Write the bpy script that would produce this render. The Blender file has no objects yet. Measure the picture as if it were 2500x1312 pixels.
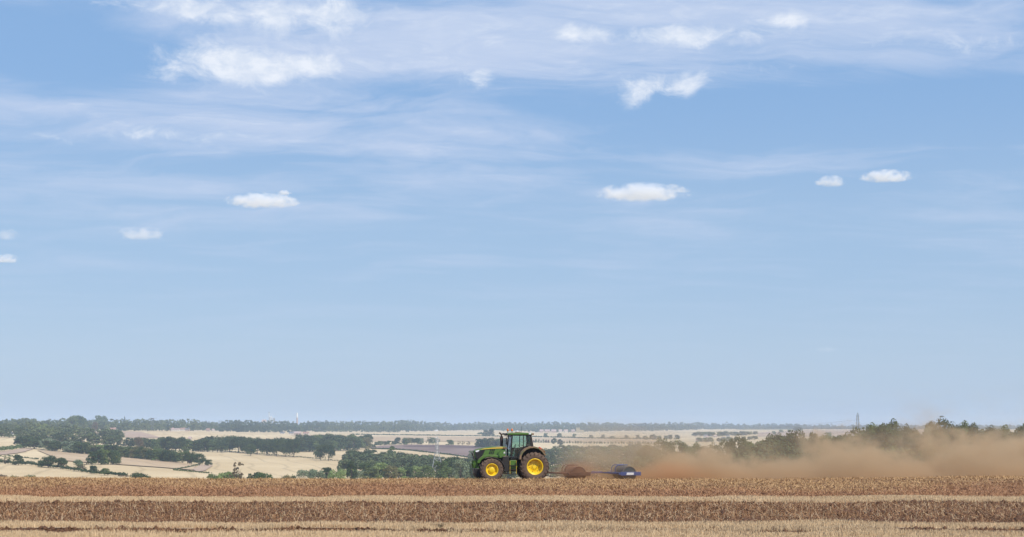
import bpy, bmesh, math, random
import numpy as np
from math import radians, sin, cos, pi, atan2, atan, sqrt
from mathutils import Vector, Matrix

random.seed(7)
RNG = np.random.default_rng(7)
SC = bpy.context.scene
COL = SC.collection

# ------------------------------------------------------------------ camera
CAM_Z = 3.46          # eye height above the near field, metres
F = 3434.0            # focal length in pixels of the 2500 px wide photograph
CX, HY = 1250.0, 1040.0
cam_data = bpy.data.cameras.new('camera')
cam_data.sensor_width = 36.0
cam_data.lens = 36.0 * F / 2500.0
cam_data.shift_y = (HY - 656.0) / 2500.0
cam_data.clip_start = 0.5
cam_data.clip_end = 60000.0
cam = bpy.data.objects.new('camera', cam_data)
cam.location = (0, 0, CAM_Z)
cam.rotation_euler = (radians(90), 0, 0)
COL.objects.link(cam)
SC.camera = cam

# ------------------------------------------------------------------ render / exposure
SC.view_settings.view_transform = 'Standard'
SC.view_settings.look = 'None'
SC.view_settings.exposure = 0.0
SC.view_settings.gamma = 1.0
SC.view_settings.use_curve_mapping = False
cy = SC.cycles
cy.use_denoising = True
cy.denoiser = 'OPENIMAGEDENOISE'
cy.max_bounces = 8
cy.diffuse_bounces = 3
cy.glossy_bounces = 3
cy.transmission_bounces = 4
cy.transparent_max_bounces = 12
cy.volume_bounces = 5
cy.volume_step_rate = 1.0
cy.volume_max_steps = 192
cy.use_adaptive_sampling = True
cy.adaptive_threshold = 0.012

# ------------------------------------------------------------------ sun
SUN_EL, SUN_AZ = radians(50), radians(140)      # azimuth clockwise from +Y (view direction): over the right shoulder
sun_dir = Vector((sin(SUN_AZ) * cos(SUN_EL), cos(SUN_AZ) * cos(SUN_EL), sin(SUN_EL)))
sl = bpy.data.lights.new('sun', 'SUN')
sl.energy = 4.3
sl.angle = radians(0.53)
sl.color = (1.0, 0.94, 0.85)
so = bpy.data.objects.new('sun', sl)
so.rotation_euler = sun_dir.to_track_quat('Z', 'Y').to_euler()
so.location = (40, -40, 60)
COL.objects.link(so)


# ------------------------------------------------------------------ node expression helper
class E:
    """a socket in a node tree with arithmetic"""
    def __init__(s, nt, sock):
        s.nt, s.s = nt, sock

    def _m(s, op, *others, clamp=False):
        n = s.nt.nodes.new('ShaderNodeMath')
        n.operation = op
        n.use_clamp = clamp
        for i, o in enumerate((s,) + others):
            if isinstance(o, E):
                s.nt.links.new(o.s, n.inputs[i])
            else:
                n.inputs[i].default_value = float(o)
        return E(s.nt, n.outputs[0])

    def __add__(s, o): return s._m('ADD', o)
    __radd__ = __add__
    def __sub__(s, o): return s._m('SUBTRACT', o)
    def __rsub__(s, o): return (s * -1.0) + o
    def __mul__(s, o): return s._m('MULTIPLY', o)
    __rmul__ = __mul__
    def __truediv__(s, o): return s._m('DIVIDE', o)
    def pw(s, o): return s._m('POWER', o)
    def mx(s, o): return s._m('MAXIMUM', o)
    def mn(s, o): return s._m('MINIMUM', o)
    def clamp(s): return s._m('ADD', 0.0, clamp=True)
    def exp(s): return s._m('EXPONENT')

    def smooth(s, a, b, lo=0.0, hi=1.0):
        n = s.nt.nodes.new('ShaderNodeMapRange')
        n.interpolation_type = 'SMOOTHSTEP'
        s.nt.links.new(s.s, n.inputs[0])
        for i, v in zip((1, 2, 3, 4), (a, b, lo, hi)):
            if isinstance(v, E): s.nt.links.new(v.s, n.inputs[i])
            else: n.inputs[i].default_value = v
        return E(s.nt, n.outputs[0])


def vec(nt, x, y, z):
    n = nt.nodes.new('ShaderNodeCombineXYZ')
    for i, o in enumerate((x, y, z)):
        if isinstance(o, E): nt.links.new(o.s, n.inputs[i])
        else: n.inputs[i].default_value = o
    return E(nt, n.outputs[0])


def noise(nt, v, scale=1.0, detail=4.0, rough=0.55, dist=0.0):
    n = nt.nodes.new('ShaderNodeTexNoise')
    n.inputs['Scale'].default_value = scale
    n.inputs['Detail'].default_value = detail
    n.inputs['Roughness'].default_value = rough
    n.inputs['Distortion'].default_value = dist
    if v is not None: nt.links.new(v.s, n.inputs['Vector'])
    return E(nt, n.outputs['Fac'])


def sepxyz(nt, sock):
    n = nt.nodes.new('ShaderNodeSeparateXYZ')
    nt.links.new(sock, n.inputs[0])
    return [E(nt, o) for o in n.outputs]


def mixc(nt, fac, a, b):
    n = nt.nodes.new('ShaderNodeMix')
    n.data_type = 'RGBA'
    for idx, v in ((0, fac), (6, a), (7, b)):
        if isinstance(v, E): nt.links.new(v.s, n.inputs[idx])
        elif isinstance(v, (int, float)): n.inputs[idx].default_value = v
        else: n.inputs[idx].default_value = (*v, 1.0)
    return E(nt, n.outputs[2])


# ------------------------------------------------------------------ sky: Nishita and a high veil of cirrus that goes on all round
def build_world():
    w = bpy.data.worlds.new('World')
    SC.world = w
    w.use_nodes = True
    nt = w.node_tree
    nt.nodes.clear()
    out = nt.nodes.new('ShaderNodeOutputWorld')
    bg = nt.nodes.new('ShaderNodeBackground')
    bg.inputs['Strength'].default_value = 0.12
    sky = nt.nodes.new('ShaderNodeTexSky')
    sky.sky_type = 'NISHITA'
    sky.sun_disc = False
    sky.sun_elevation = SUN_EL
    sky.sun_rotation = SUN_AZ
    sky.altitude = 80.0
    sky.air_density = 1.0
    sky.dust_density = 1.0
    sky.ozone_density = 2.0
    tc = nt.nodes.new('ShaderNodeTexCoord')
    x, y, z = sepxyz(nt, tc.outputs['Generated'])
    az = x._m('ARCTAN2', y)
    el = z._m('ARCSINE')
    zz = z.mx(0.0) + 0.10
    px, py = x / zz, y / zz                       # flat cloud deck seen in perspective
    warp = noise(nt, vec(nt, px, py, 3.1), 1.6, 4) - 0.5
    # clear air: the physical sky graded towards a paler summer blue by elevation
    ramp = nt.nodes.new('ShaderNodeValToRGB')
    ramp.color_ramp.interpolation = 'EASE'
    el_n = (z.mx(0.0)).pw(.5)
    nt.links.new(el_n.s, ramp.inputs[0])
    stops = [(0.0, (3.75, 4.95, 6.6)), (.20, (3.6, 4.85, 6.6)), (.36, (3.05, 4.5, 6.55)), (.50, (2.2, 3.85, 6.5)), (.70, (1.5, 3.0, 6.0)), (1.0, (.9, 2.1, 5.0))]
    cr = ramp.color_ramp
    while len(cr.elements) < len(stops): cr.elements.new(.5)
    for e, (p0, c0) in zip(cr.elements, stops):
        e.position = p0
        e.color = (*[q / 10 for q in c0], 1)
    sc10 = nt.nodes.new('ShaderNodeVectorMath')
    sc10.operation = 'SCALE'
    sc10.inputs['Scale'].default_value = 10.0
    nt.links.new(ramp.outputs[0], sc10.inputs[0])
    clear = mixc(nt, 0.8, E(nt, sky.outputs[0]), E(nt, sc10.outputs[0]))
    # thin streaky sheets, drawn out across the wind
    st = noise(nt, vec(nt, px * .55 + warp * .35, py * 1.3 + warp * .5, 0.0), 2.6, 9, .62, .35)
    big = noise(nt, vec(nt, px, py, 8.7), .9, 3, .5)
    high = el.smooth(radians(2.5), radians(12), 0.12, 1.0)
    def lobe(pxx, pyy, sx, sy):
        a0 = atan((pxx - CX) / F)
        e0 = atan((HY - pyy) / F * cos(a0))
        dx = (az - a0) * (F / sx)
        dy = (el - e0) * (F / sy)
        return (dx * dx + dy * dy)._m('MULTIPLY', -1.0).exp()
    def total(rows):
        t = None
        for r in rows:
            l = lobe(*r[:4]) * r[4]
            t = l if t is None else t + l
        return t
    place = total(VEIL)
    veil = (st * 1.9 + big * .35 + place * .36 - 1.10).smooth(-.15, .55) * high
    # fluffier patches inside the veil
    fl = noise(nt, vec(nt, az * 40.0 + warp * 1.6, el * 62.0 + warp * 1.0, 5.0), 1.0, 10, .66, .6)
    wisp = noise(nt, vec(nt, az * 26.0 + warp * 3.0, el * 110.0 + warp * 2.0, 9.0), 1.0, 8, .65, .8)
    puff = total(PUFF)
    puffs = (puff * 1.0 + (fl - .5) * 2.4 - .44).smooth(0.0, 1.1) * puff.smooth(.03, .4)
    puffs = puffs.mx((veil + (wisp - .5) * 2.4 - .72).smooth(0.0, .9) * high * .36)
    f1 = (veil * .78).clamp()
    f2 = (puffs * .95).clamp()
    c1 = mixc(nt, f1, clear, CIRRUS)
    shade = noise(nt, vec(nt, az * 60.0, el * 90.0, 2.0), 1.0, 5, .6).smooth(.35, .65)
    c2 = mixc(nt, f2, c1, mixc(nt, shade, (5.7, 6.4, 7.6), PUFFC))
    nt.links.new(c2.s, bg.inputs['Color'])
    nt.links.new(bg.outputs[0], out.inputs['Surface'])


CIRRUS = (5.0, 5.75, 7.35)
PUFFC = (7.2, 7.6, 8.3)
# (pixel x, pixel y, half-width, half-height, weight) of the 2500 px photograph, turned into directions
VEIL = [(100, 130, 330, 110, -1.2), (600, 40, 420, 90, .9), (950, 90, 420, 130, .9), (1450, 50, 500, 110, .7), (2050, 90, 480, 100, .9),
        (350, 300, 650, 90, .9), (1150, 360, 500, 60, .5), (2200, 260, 520, 70, -1.1), (1750, 300, 300, 70, -.5), (500, 400, 400, 30, -.6),
        (2350, 400, 300, 60, -.5), (1250, 270, 260, 50, -.3)]
PUFF = [(545, 150, 90, 50, 1.2), (640, 172, 120, 46, 1.2), (790, 162, 110, 30, 1.1), (360, 12, 190, 30, .8), (540, 30, 120, 34, .85), (680, 35, 80, 46, .9), (810, 40, 60, 70, .9), (410, 125, 90, 60, .45), (385, 172, 44, 26, .55),
        (930, 40, 150, 50, .55), (1165, 190, 60, 28, .9), (1545, 226, 52, 44, 1.05), (1620, 205, 60, 26, .75), (1680, 212, 50, 40, .75), (1395, 78, 70, 28, .95), (1690, 92, 90, 32, .95), (1540, 85, 160, 28, .75), (1870, 75, 120, 38, .85), (1930, 45, 40, 20, .8),
        (2230, 85, 170, 34, .65), (360, 325, 110, 24, .8), (560, 330, 100, 22, .7), (1200, 108, 105, 22, .75), (1160, 250, 24, 32, .5), (2420, 110, 120, 22, .6), (100, 340, 150, 32, .5), (60, 245, 220, 24, .55), (1800, 170, 200, 24, .5), (2100, 20, 160, 24, .5), (2020, 853, 40, 10, .5), (2105, 870, 50, 10, .5), (1378, 848, 28, 9, .45), (2280, 868, 55, 9, .4)]
build_world()

# ------------------------------------------------------------------ object helpers
def tag(o, label=None, cat=None, group=None, kind=None):
    if label: o['label'] = label
    if cat: o['category'] = cat
    if group: o['group'] = group
    if kind: o['kind'] = kind
    return o


def empty(name, loc=(0, 0, 0), rz=0.0, s=1.0, parent=None):
    o = bpy.data.objects.new(name, None)
    o.empty_display_size = 0.2
    COL.objects.link(o)
    o.location = loc
    o.rotation_euler = (0, 0, rz)
    o.scale = (s, s, s) if not isinstance(s, tuple) else s
    o.parent = parent
    return o


def link(name, me, parent=None, m=None):
    if m is not None and not me.materials: me.materials.append(m)
    o = bpy.data.objects.new(name, me)
    COL.objects.link(o)
    o.parent = parent
    return o


def np_mesh(name, verts, faces, smooth=False):
    """faces: (n,k) integer array of equal-sized polygons"""
    verts = np.asarray(verts, np.float32)
    faces = np.asarray(faces, np.int32)
    n, k = faces.shape
    me = bpy.data.meshes.new(name)
    me.vertices.add(len(verts))
    me.vertices.foreach_set('co', verts.ravel())
    me.loops.add(n * k)
    me.loops.foreach_set('vertex_index', faces.ravel())
    me.polygons.add(n)
    me.polygons.foreach_set('loop_start', np.arange(0, n * k, k, dtype=np.int32))
    if smooth: me.polygons.foreach_set('use_smooth', np.ones(n, bool))
    me.update(calc_edges=True)
    me.validate()
    return me


class MB:
    """collects simple solids into one mesh"""
    def __init__(s): s.v, s.f = [], []

    def add(s, verts, faces):
        o = len(s.v)
        s.v += [tuple(p) for p in verts]
        s.f += [tuple(i + o for i in f) for f in faces]
        return s

    def box(s, x0, x1, y0, y1, z0, z1):
        v = [(x, y, z) for x in (x0, x1) for y in (y0, y1) for z in (z0, z1)]
        return s.add(v, [(0, 1, 3, 2), (4, 6, 7, 5), (0, 4, 5, 1), (2, 3, 7, 6), (0, 2, 6, 4), (1, 5, 7, 3)])

    def prism(s, pts, y0, y1):
        """polygon in XZ pushed along Y"""
        n = len(pts)
        v = [(p[0], y0, p[1]) for p in pts] + [(p[0], y1, p[1]) for p in pts]
        f = [tuple(range(n)), tuple(range(2 * n - 1, n - 1, -1))]
        f += [(i, i + n, (i + 1) % n + n, (i + 1) % n) for i in range(n)]
        return s.add(v, f)

    def tube(s, path, r, seg=8, cap=True):
        path = [Vector(p) for p in path]
        rs = r if isinstance(r, (list, tuple)) else [r] * len(path)
        v, f = [], []
        for i, p in enumerate(path):
            t = (path[min(i + 1, len(path) - 1)] - path[max(i - 1, 0)]).normalized()
            a = t.cross(Vector((0, 0, 1)))
            if a.length < 1e-3: a = t.cross(Vector((0, 1, 0)))
            a.normalize()
            b = t.cross(a)
            for k in range(seg):
                an = 2 * pi * k / seg
                v.append(p + (a * cos(an) + b * sin(an)) * rs[i])
        for i in range(len(path) - 1):
            for k in range(seg):
                f.append((i * seg + k, i * seg + (k + 1) % seg, (i + 1) * seg + (k + 1) % seg, (i + 1) * seg + k))
        if cap:
            f.append(tuple(range(seg - 1, -1, -1)))
            f.append(tuple((len(path) - 1) * seg + k for k in range(seg)))
        return s.add(v, f)

    def lathe(s, prof, c=(0, 0, 0), seg=32, sgn=1):
        """profile of (radius, offset) turned about the Y axis"""
        v, f = [], []
        for r, y in prof:
            for k in range(seg):
                a = 2 * pi * k / seg
                v.append((c[0] + r * cos(a), c[1] + sgn * y, c[2] + r * sin(a)))
        for i in range(len(prof) - 1):
            for k in range(seg):
                q = (i * seg + k, i * seg + (k + 1) % seg, (i + 1) * seg + (k + 1) % seg, (i + 1) * seg + k)
                f.append(q if sgn > 0 else q[::-1])
        return s.add(v, f)

    def lathez(s, prof, c=(0, 0, 0), seg=16):
        v, f = [], []
        for r, z in prof:
            for k in range(seg):
                a = 2 * pi * k / seg
                v.append((c[0] + r * cos(a), c[1] + r * sin(a), c[2] + z))
        for i in range(len(prof) - 1):
            for k in range(seg):
                f.append((i * seg + k, i * seg + (k + 1) % seg, (i + 1) * seg + (k + 1) % seg, (i + 1) * seg + k))
        f.append(tuple(range(seg - 1, -1, -1)))
        f.append(tuple((len(prof) - 1) * seg + k for k in range(seg)))
        return s.add(v, f)

    def mesh(s, name, smooth=False, bevel=0.0):
        me = bpy.data.meshes.new(name)
        me.from_pydata(s.v, [], s.f)
        me.validate()
        bm = bmesh.new()
        bm.from_mesh(me)
        bmesh.ops.recalc_face_normals(bm, faces=bm.faces)
        if bevel:
            bmesh.ops.bevel(bm, geom=[e for e in bm.edges if len(e.link_faces) == 2 and e.calc_face_angle(0) > 0.6],
                            offset=bevel, segments=2, affect='EDGES', profile=0.5, clamp_overlap=True)
        for f in bm.faces: f.smooth = smooth
        if smooth:
            for e in bm.edges:
                if len(e.link_faces) == 2 and e.calc_face_angle(0) > 0.75: e.smooth = False
        bm.to_mesh(me)
        bm.free()
        me.update()
        return me

    def build(s, name, m, parent=None, smooth=False, bevel=0.0):
        return link(name, s.mesh(name, smooth, bevel), parent, m)


# ------------------------------------------------------------------ materials
def new_mat(name):
    m = bpy.data.materials.new(name)
    m.use_nodes = True
    nt = m.node_tree
    return m, nt, nt.nodes['Principled BSDF']


def paint(name, c, rough=0.5, metal=0.0, dirt=None, dirt_amt=0.0, scale=6.0, coat=0.0, var=0.12, zdirt=0.0):
    """paint or metal with small colour variation and patches of dirt"""
    m, nt, b = new_mat(name)
    tc = nt.nodes.new('ShaderNodeTexCoord')
    v = E(nt, tc.outputs['Object'])
    n1 = noise(nt, v, scale, 5, 0.6)
    k = n1 * (2 * var) + (1 - var)
    base = mixc(nt, (k - (1 - var)).clamp(), tuple(x * (1 - var) for x in c), tuple(min(1, x * (1 + 3 * var)) for x in c))
    rr = n1 * 0.2 + (rough - 0.1)
    if dirt is not None:
        n2 = noise(nt, v, scale * 0.6, 6, 0.65)
        geo = nt.nodes.new('ShaderNodeNewGeometry')
        nz = sepxyz(nt, geo.outputs['Normal'])[2]
        d = (n2 * 0.9 + nz * zdirt - (0.95 - dirt_amt)).smooth(0.0, 0.35)
        base = mixc(nt, d, base, dirt)
        rr = rr + d * 0.3
    nt.links.new(base.s, b.inputs['Base Color'])
    nt.links.new(rr.s, b.inputs['Roughness'])
    b.inputs['Metallic'].default_value = metal
    if coat:
        b.inputs['Coat Weight'].default_value = coat
        b.inputs['Coat Roughness'].default_value = 0.15
    return m


def leaf_mat(name, c, c2, dry=None):
    """foliage: hue differs from tree to tree and from clump to clump"""
    m, nt, b = new_mat(name)
    oi = nt.nodes.new('ShaderNodeObjectInfo')
    geo = nt.nodes.new('ShaderNodeNewGeometry')
    r1 = E(nt, oi.outputs['Random'])
    r2 = E(nt, geo.outputs['Random Per Island'])
    col = mixc(nt, (r1 * 0.65 + r2 * 0.35).clamp(), c, c2)
    if dry is not None:
        col = mixc(nt, (r1 * 7.3)._m('FRACT').smooth(0.78, 0.95) * 0.55, col, dry)
    nt.links.new(col.s, b.inputs['Base Color'])
    b.inputs['Roughness'].default_value = 0.75
    b.inputs['Specular IOR Level'].default_value = 0.15
    tr = nt.nodes.new('ShaderNodeBsdfTranslucent')
    mx = nt.nodes.new('ShaderNodeMixShader')
    mx.inputs[0].default_value = 0.22
    out = nt.nodes['Material Output']
    nt.links.new(col.s, tr.inputs['Color'])
    nt.links.new(b.outputs[0], mx.inputs[1])
    nt.links.new(tr.outputs[0], mx.inputs[2])
    nt.links.new(mx.outputs[0], out.inputs['Surface'])
    return m


def straw_mat(name, c, c2, c3=None):
    m, nt, b = new_mat(name)
    geo = nt.nodes.new('ShaderNodeNewGeometry')
    r = E(nt, geo.outputs['Random Per Island'])
    pos = nt.nodes.new('ShaderNodeNewGeometry')
    big = noise(nt, E(nt, pos.outputs['Position']), 0.22, 4, 0.6)
    col = mixc(nt, (r * 0.5 + big * 1.1 - 0.3).clamp(), c, c2)
    if c3 is not None:
        col = mixc(nt, (r * 13.7)._m('FRACT').smooth(0.6, 0.95) * .7, col, c3)
    nt.links.new(col.s, b.inputs['Base Color'])
    b.inputs['Roughness'].default_value = 0.7
    b.inputs['Specular IOR Level'].default_value = 0.2
    return m


def ground_mat(name, cols, scale, stretch=(1, 1, 1), bump=0.3, bscale=None, detail=8, lo=0.35, hi=0.65, tram=None):
    m, nt, b = new_mat(name)
    geo = nt.nodes.new('ShaderNodeNewGeometry')
    x, y, z = sepxyz(nt, geo.outputs['Position'])
    v = vec(nt, x * stretch[0], y * stretch[1], z * stretch[2])
    n1 = noise(nt, v, scale, detail, 0.6)
    n2 = noise(nt, v, scale * 0.13, 4, 0.55)
    col = mixc(nt, (n1 * 0.6 + n2 * 0.4).smooth(lo, hi), cols[0], cols[1])
    if len(cols) > 2:
        n3 = noise(nt, v, scale * 4.1, 4, 0.7)
        col = mixc(nt, n3.smooth(0.55, 0.75) * 0.7, col, cols[2])
    if tram:                                                        # wheel lines left by the drill and the combine
        wob = noise(nt, vec(nt, x * .004, y * .004, 0.0), 1.0, 2) * 40.0
        for ang, per, amt in tram:
            q = ((x * cos(ang) + y * sin(ang) + wob) * (1.0 / per))._m('FRACT')
            line = (q - .5)._m('ABSOLUTE').smooth(.0, .10, amt, 0.0)
            col = mixc(nt, line, col, tuple(c * .55 for c in cols[0]))
    nt.links.new(col.s, b.inputs['Base Color'])
    b.inputs['Roughness'].default_value = 0.9
    b.inputs['Specular IOR Level'].default_value = 0.1
    if bump:
        bp = nt.nodes.new('ShaderNodeBump')
        bp.inputs['Strength'].default_value = bump
        bp.inputs['Distance'].default_value = 0.1
        nb = noise(nt, v, bscale or scale * 2, 6, 0.7)
        nt.links.new(nb.s, bp.inputs['Height'])
        nt.links.new(bp.outputs[0], b.inputs['Normal'])
    return m


# ------------------------------------------------------------------ terrain
# For each viewing column (pixel x of the photograph) the distance at which the land lies on a given sight line.
COLS = [
    (-1500, [(650, 1168), (800, 1145), (950, 1125), (1150, 1105), (1400, 1085), (1700, 1065), (2000, 1053), (2600, 1047), (4000, 1046), (9000, 1045)]),
    (0,     [(650, 1168), (800, 1145), (950, 1125), (1150, 1105), (1400, 1085), (1700, 1065), (2000, 1053), (2600, 1047), (4000, 1046), (9000, 1045)]),
    (500,   [(750, 1168), (900, 1150), (1150, 1128), (1500, 1105), (1900, 1080), (2400, 1060), (2900, 1054), (4000, 1048), (5500, 1046), (9000, 1045)]),
    (1000,  [(900, 1168), (1150, 1145), (1500, 1120), (2000, 1095), (2700, 1073), (3600, 1060), (4300, 1055), (5500, 1050), (7000, 1047), (9000, 1045)]),
    (1500,  [(900, 1168), (1150, 1145), (1600, 1115), (2200, 1092), (3000, 1073), (4200, 1060), (5500, 1052), (7000, 1048), (8000, 1047), (9000, 1046)]),
    (2000,  [(800, 1168), (1100, 1135), (1700, 1095), (2500, 1070), (3800, 1057), (5500, 1049), (7000, 1047.5), (8000, 1047), (8500, 1046), (9000, 1046)]),
    (4000,  [(800, 1168), (1100, 1135), (1700, 1095), (2500, 1070), (3800, 1057), (5500, 1049), (7000, 1047.5), (8000, 1047), (8500, 1046), (9000, 1046)]),
]
D_GRID = np.concatenate([np.linspace(96, 640, 50), np.geomspace(650, 12500, 240)])
X_GRID = np.linspace(-1500, 4000, 111)


def _profile(tab, right):
    d = np.array([t[0] for t in tab], float)
    y = np.array([t[1] for t in tab], float)
    zz = CAM_Z - (y - HY) * d / F
    if right > 0:
        hd, hz = [96, 130, 200, 330, 470], [-0.35, -2.5, -6, -10, -13]
    else:
        hd, hz = [96, 130, 200, 350, 500], [-0.35, -3.5, -9, -16, -20]
    dd = np.concatenate([hd, d, [12600]])
    zz = np.concatenate([hz, zz, [CAM_Z - 5.5 * 12600 / F]])
    return np.interp(D_GRID, dd, zz)


_cols = np.array([_profile(t, x >= 2000) for x, t in COLS])
_cx = np.array([c[0] for c in COLS], float)
Z_TAB = np.zeros((len(X_GRID), len(D_GRID)))
for j in range(len(D_GRID)):
    Z_TAB[:, j] = np.interp(X_GRID, _cx, _cols[:, j])
_k = np.array([1, 4, 6, 4, 1]) / 16.0
for _ in range(4):                                    # soften the joints between columns and between distances
    P = np.pad(Z_TAB, ((2, 2), (0, 0)), mode='edge')
    Z_TAB = sum(_k[i] * P[i:i + Z_TAB.shape[0]] for i in range(5))
for _ in range(5):
    P = np.pad(Z_TAB, ((0, 0), (2, 2)), mode='edge')
    Z_TAB = sum(_k[i] * P[:, i:i + Z_TAB.shape[1]] for i in range(5))


def land_z(X, Y):
    """height of the valley land at a world position (beyond the near field)"""
    X, Y = np.asarray(X, float), np.asarray(Y, float)
    px = np.clip(CX + X / np.maximum(Y, 1) * F, X_GRID[0], X_GRID[-1])
    fi = (px - X_GRID[0]) / (X_GRID[1] - X_GRID[0])
    i = np.clip(fi.astype(int), 0, len(X_GRID) - 2)
    fi = fi - i
    fj = np.interp(Y, D_GRID, np.arange(len(D_GRID)))
    j = np.clip(fj.astype(int), 0, len(D_GRID) - 2)
    fj = fj - j
    z = (Z_TAB[i, j] * (1 - fi) * (1 - fj) + Z_TAB[i + 1, j] * fi * (1 - fj) + Z_TAB[i, j + 1] * (1 - fi) * fj + Z_TAB[i + 1, j + 1] * fi * fj)
    return z


_dd = np.geomspace(600, 12000, 1500)


def on_land(px, py):
    """world point where the sight line through a pixel meets the valley land"""
    X = (px - CX) / F * _dd
    yy = HY + (CAM_Z - land_z(X, _dd)) / _dd * F
    k = np.argmax(yy <= py) if (yy <= py).any() else len(_dd) - 1
    d = _dd[k]
    return Vector(((px - CX) / F * d, d, float(land_z((px - CX) / F * d, d))))


def at(px, py, d):
    return Vector(((px - CX) / F * d, d, CAM_Z - (py - HY) / F * d))


def step(a, b, t):
    t = np.clip((t - a) / (b - a), 0, 1)
    return t * t * (3 - 2 * t)


def field_z(X, Y):
    """height of the near field the tractor works on"""
    X, Y = np.asarray(X, float), np.asarray(Y, float)
    z = 0.018 * np.sin(X * 0.71 + 1.3 * np.sin(Y * 0.13)) + 0.015 * np.sin(X * 0.29 + Y * 0.5)
    z = z - 0.055 * step(49.2, 49.8, Y) * (1 - step(62.8, 63.5, Y)) - 0.02 * step(67.3, 68.2, Y)
    z = z - 0.06 * step(44.9, 45.4, Y) * (1 - step(46.7, 47.2, Y))
    over = np.maximum(Y - 90.5, 0)
    z = z - 0.045 * over - 0.0006 * over ** 2
    z = z + 0.16 * step(18, 32, X) * step(70, 90, Y) + 0.10 * (1 - step(-34, -18, X)) * step(70, 90, Y)
    return z


def vnoise(X, Y, sx, sy, seed=0):
    """smooth value noise in 0..1"""
    g = np.random.default_rng(100 + seed).random((256, 256))
    fx, fy = X / sx + 1000, Y / sy + 1000
    i, j = np.floor(fx).astype(int), np.floor(fy).astype(int)
    u, v = fx - i, fy - j
    u, v = u * u * (3 - 2 * u), v * v * (3 - 2 * v)
    a, b = g[i % 256, j % 256], g[(i + 1) % 256, j % 256]
    c, d = g[i % 256, (j + 1) % 256], g[(i + 1) % 256, (j + 1) % 256]
    return (a * (1 - u) + b * u) * (1 - v) + (c * (1 - u) + d * u) * v

# ------------------------------------------------------------------ the land
M = {}
M['stubble_far'] = ground_mat('pale_stubble', [(.56, .415, .225), (.73, .575, .345)], 0.012, (1, .35, 1), 0, tram=[(.25, 26.0, .35), (-.9, 9.0, .16)])
M['stubble_tan'] = ground_mat('tan_stubble', [(.46, .325, .19), (.58, .43, .265)], 0.02, (1, .35, 1), 0, tram=[(.5, 22.0, .4)])
M['stubble_pink'] = ground_mat('pinkish_bare_field', [(.42, .29, .20), (.50, .37, .26)], 0.02, (1, .35, 1), 0)
M['ploughed'] = ground_mat('ploughed_soil', [(.20, .13, .105), (.27, .19, .155)], 0.02, (1, .35, 1), 0)
M['ploughed_dark'] = ground_mat('fresh_ploughed_soil', [(.12, .075, .065), (.17, .11, .095)], 0.02, (1, .35, 1), 0)
M['pasture'] = ground_mat('dry_pasture', [(.30, .30, .14), (.40, .37, .18)], 0.02, (1, .35, 1), 0)
M['verge'] = ground_mat('rough_grass', [(.16, .15, .06), (.26, .22, .10)], 0.05, (1, .5, 1), 0)

# valley land, one sheet to the horizon
gx = np.linspace(-1300, 3800, 150)
gd = np.concatenate([np.linspace(97, 640, 40), np.geomspace(660, 12300, 230)])
GX, GD = np.meshgrid(gx, gd, indexing='ij')
XX = (GX - CX) / F * GD
V = np.stack([XX, GD, land_z(XX, GD) - 0.12], -1).reshape(-1, 3)
nx, nd = GX.shape
I = np.arange(nx * nd).reshape(nx, nd)
Q = np.stack([I[:-1, :-1], I[1:, :-1], I[1:, 1:], I[:-1, 1:]], -1).reshape(-1, 4)
tag(link('valley_land', np_mesh('valley_land', V, Q, True), None, M['stubble_far']), 'pale harvested farmland of the valley', None, None, 'structure')


def draped(name, label, m, top, bottom, lift=0.45, nx=60, ny=14):
    """a field laid over the land: upper and lower boundary as pixel polylines"""
    tx, bx = np.array(top, float), np.array(bottom, float)
    x0, x1 = tx[0, 0], tx[-1, 0]
    xs = np.linspace(0, 1, nx)
    rows = []
    for k in range(ny):
        t = k / (ny - 1)
        row = []
        for s in xs:
            a = np.array([tx[0, 0] + s * (tx[-1, 0] - tx[0, 0])])
            b = np.array([bx[0, 0] + s * (bx[-1, 0] - bx[0, 0])])
            ya = np.interp(a, tx[:, 0], tx[:, 1])[0]
            yb = np.interp(b, bx[:, 0], bx[:, 1])[0]
            p = on_land(a[0] * (1 - t) + b[0] * t, ya * (1 - t) + yb * t)
            row.append((p.x, p.y, p.z + lift))
        rows.append(row)
    V = np.array(rows).reshape(-1, 3)
    I = np.arange(nx * ny).reshape(ny, nx)
    Q = np.stack([I[:-1, :-1], I[1:, :-1], I[1:, 1:], I[:-1, 1:]], -1).reshape(-1, 4)
    return tag(link(name, np_mesh(name, V, Q, True), None, m), label, None, None, 'structure')


draped('tan_field', 'tan field with drill lines right of the square copse', M['stubble_tan'], [(288, 1116), (420, 1127), (480, 1138)], [(282, 1135), (400, 1143), (470, 1149)])
draped('tan_field', 'tan upper half of the field left of the square copse', M['stubble_tan'], [(90, 1100), (150, 1105), (220, 1112)], [(150, 1125), (185, 1128), (215, 1131)], nx=40)
draped('bare_field', 'brown bare strip below the low hedge on the far slope', M['stubble_pink'], [(0, 1105), (60, 1096), (82, 1097)], [(0, 1112), (40, 1108), (60, 1104)], nx=30)
draped('pink_field', 'pinkish tan field below the wooded skyline', M['stubble_pink'], [(185, 1053.5), (300, 1054), (345, 1055)], [(215, 1058), (320, 1070), (395, 1070)], nx=40)
draped('bare_field', 'grey brown bare corner beside the low hedge', M['stubble_pink'], [(470, 1147), (492, 1136), (520, 1138)], [(480, 1153), (495, 1152), (500, 1151)], nx=20)
draped('ploughed_field', 'grey brown ploughed field behind the near pylon', M['ploughed'], [(905, 1093), (930, 1089), (1000, 1086.5), (1165, 1090), (1235, 1092)], [(905, 1096), (960, 1098), (1000, 1100), (1100, 1111), (1160, 1119.5), (1235, 1124)])
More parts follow.
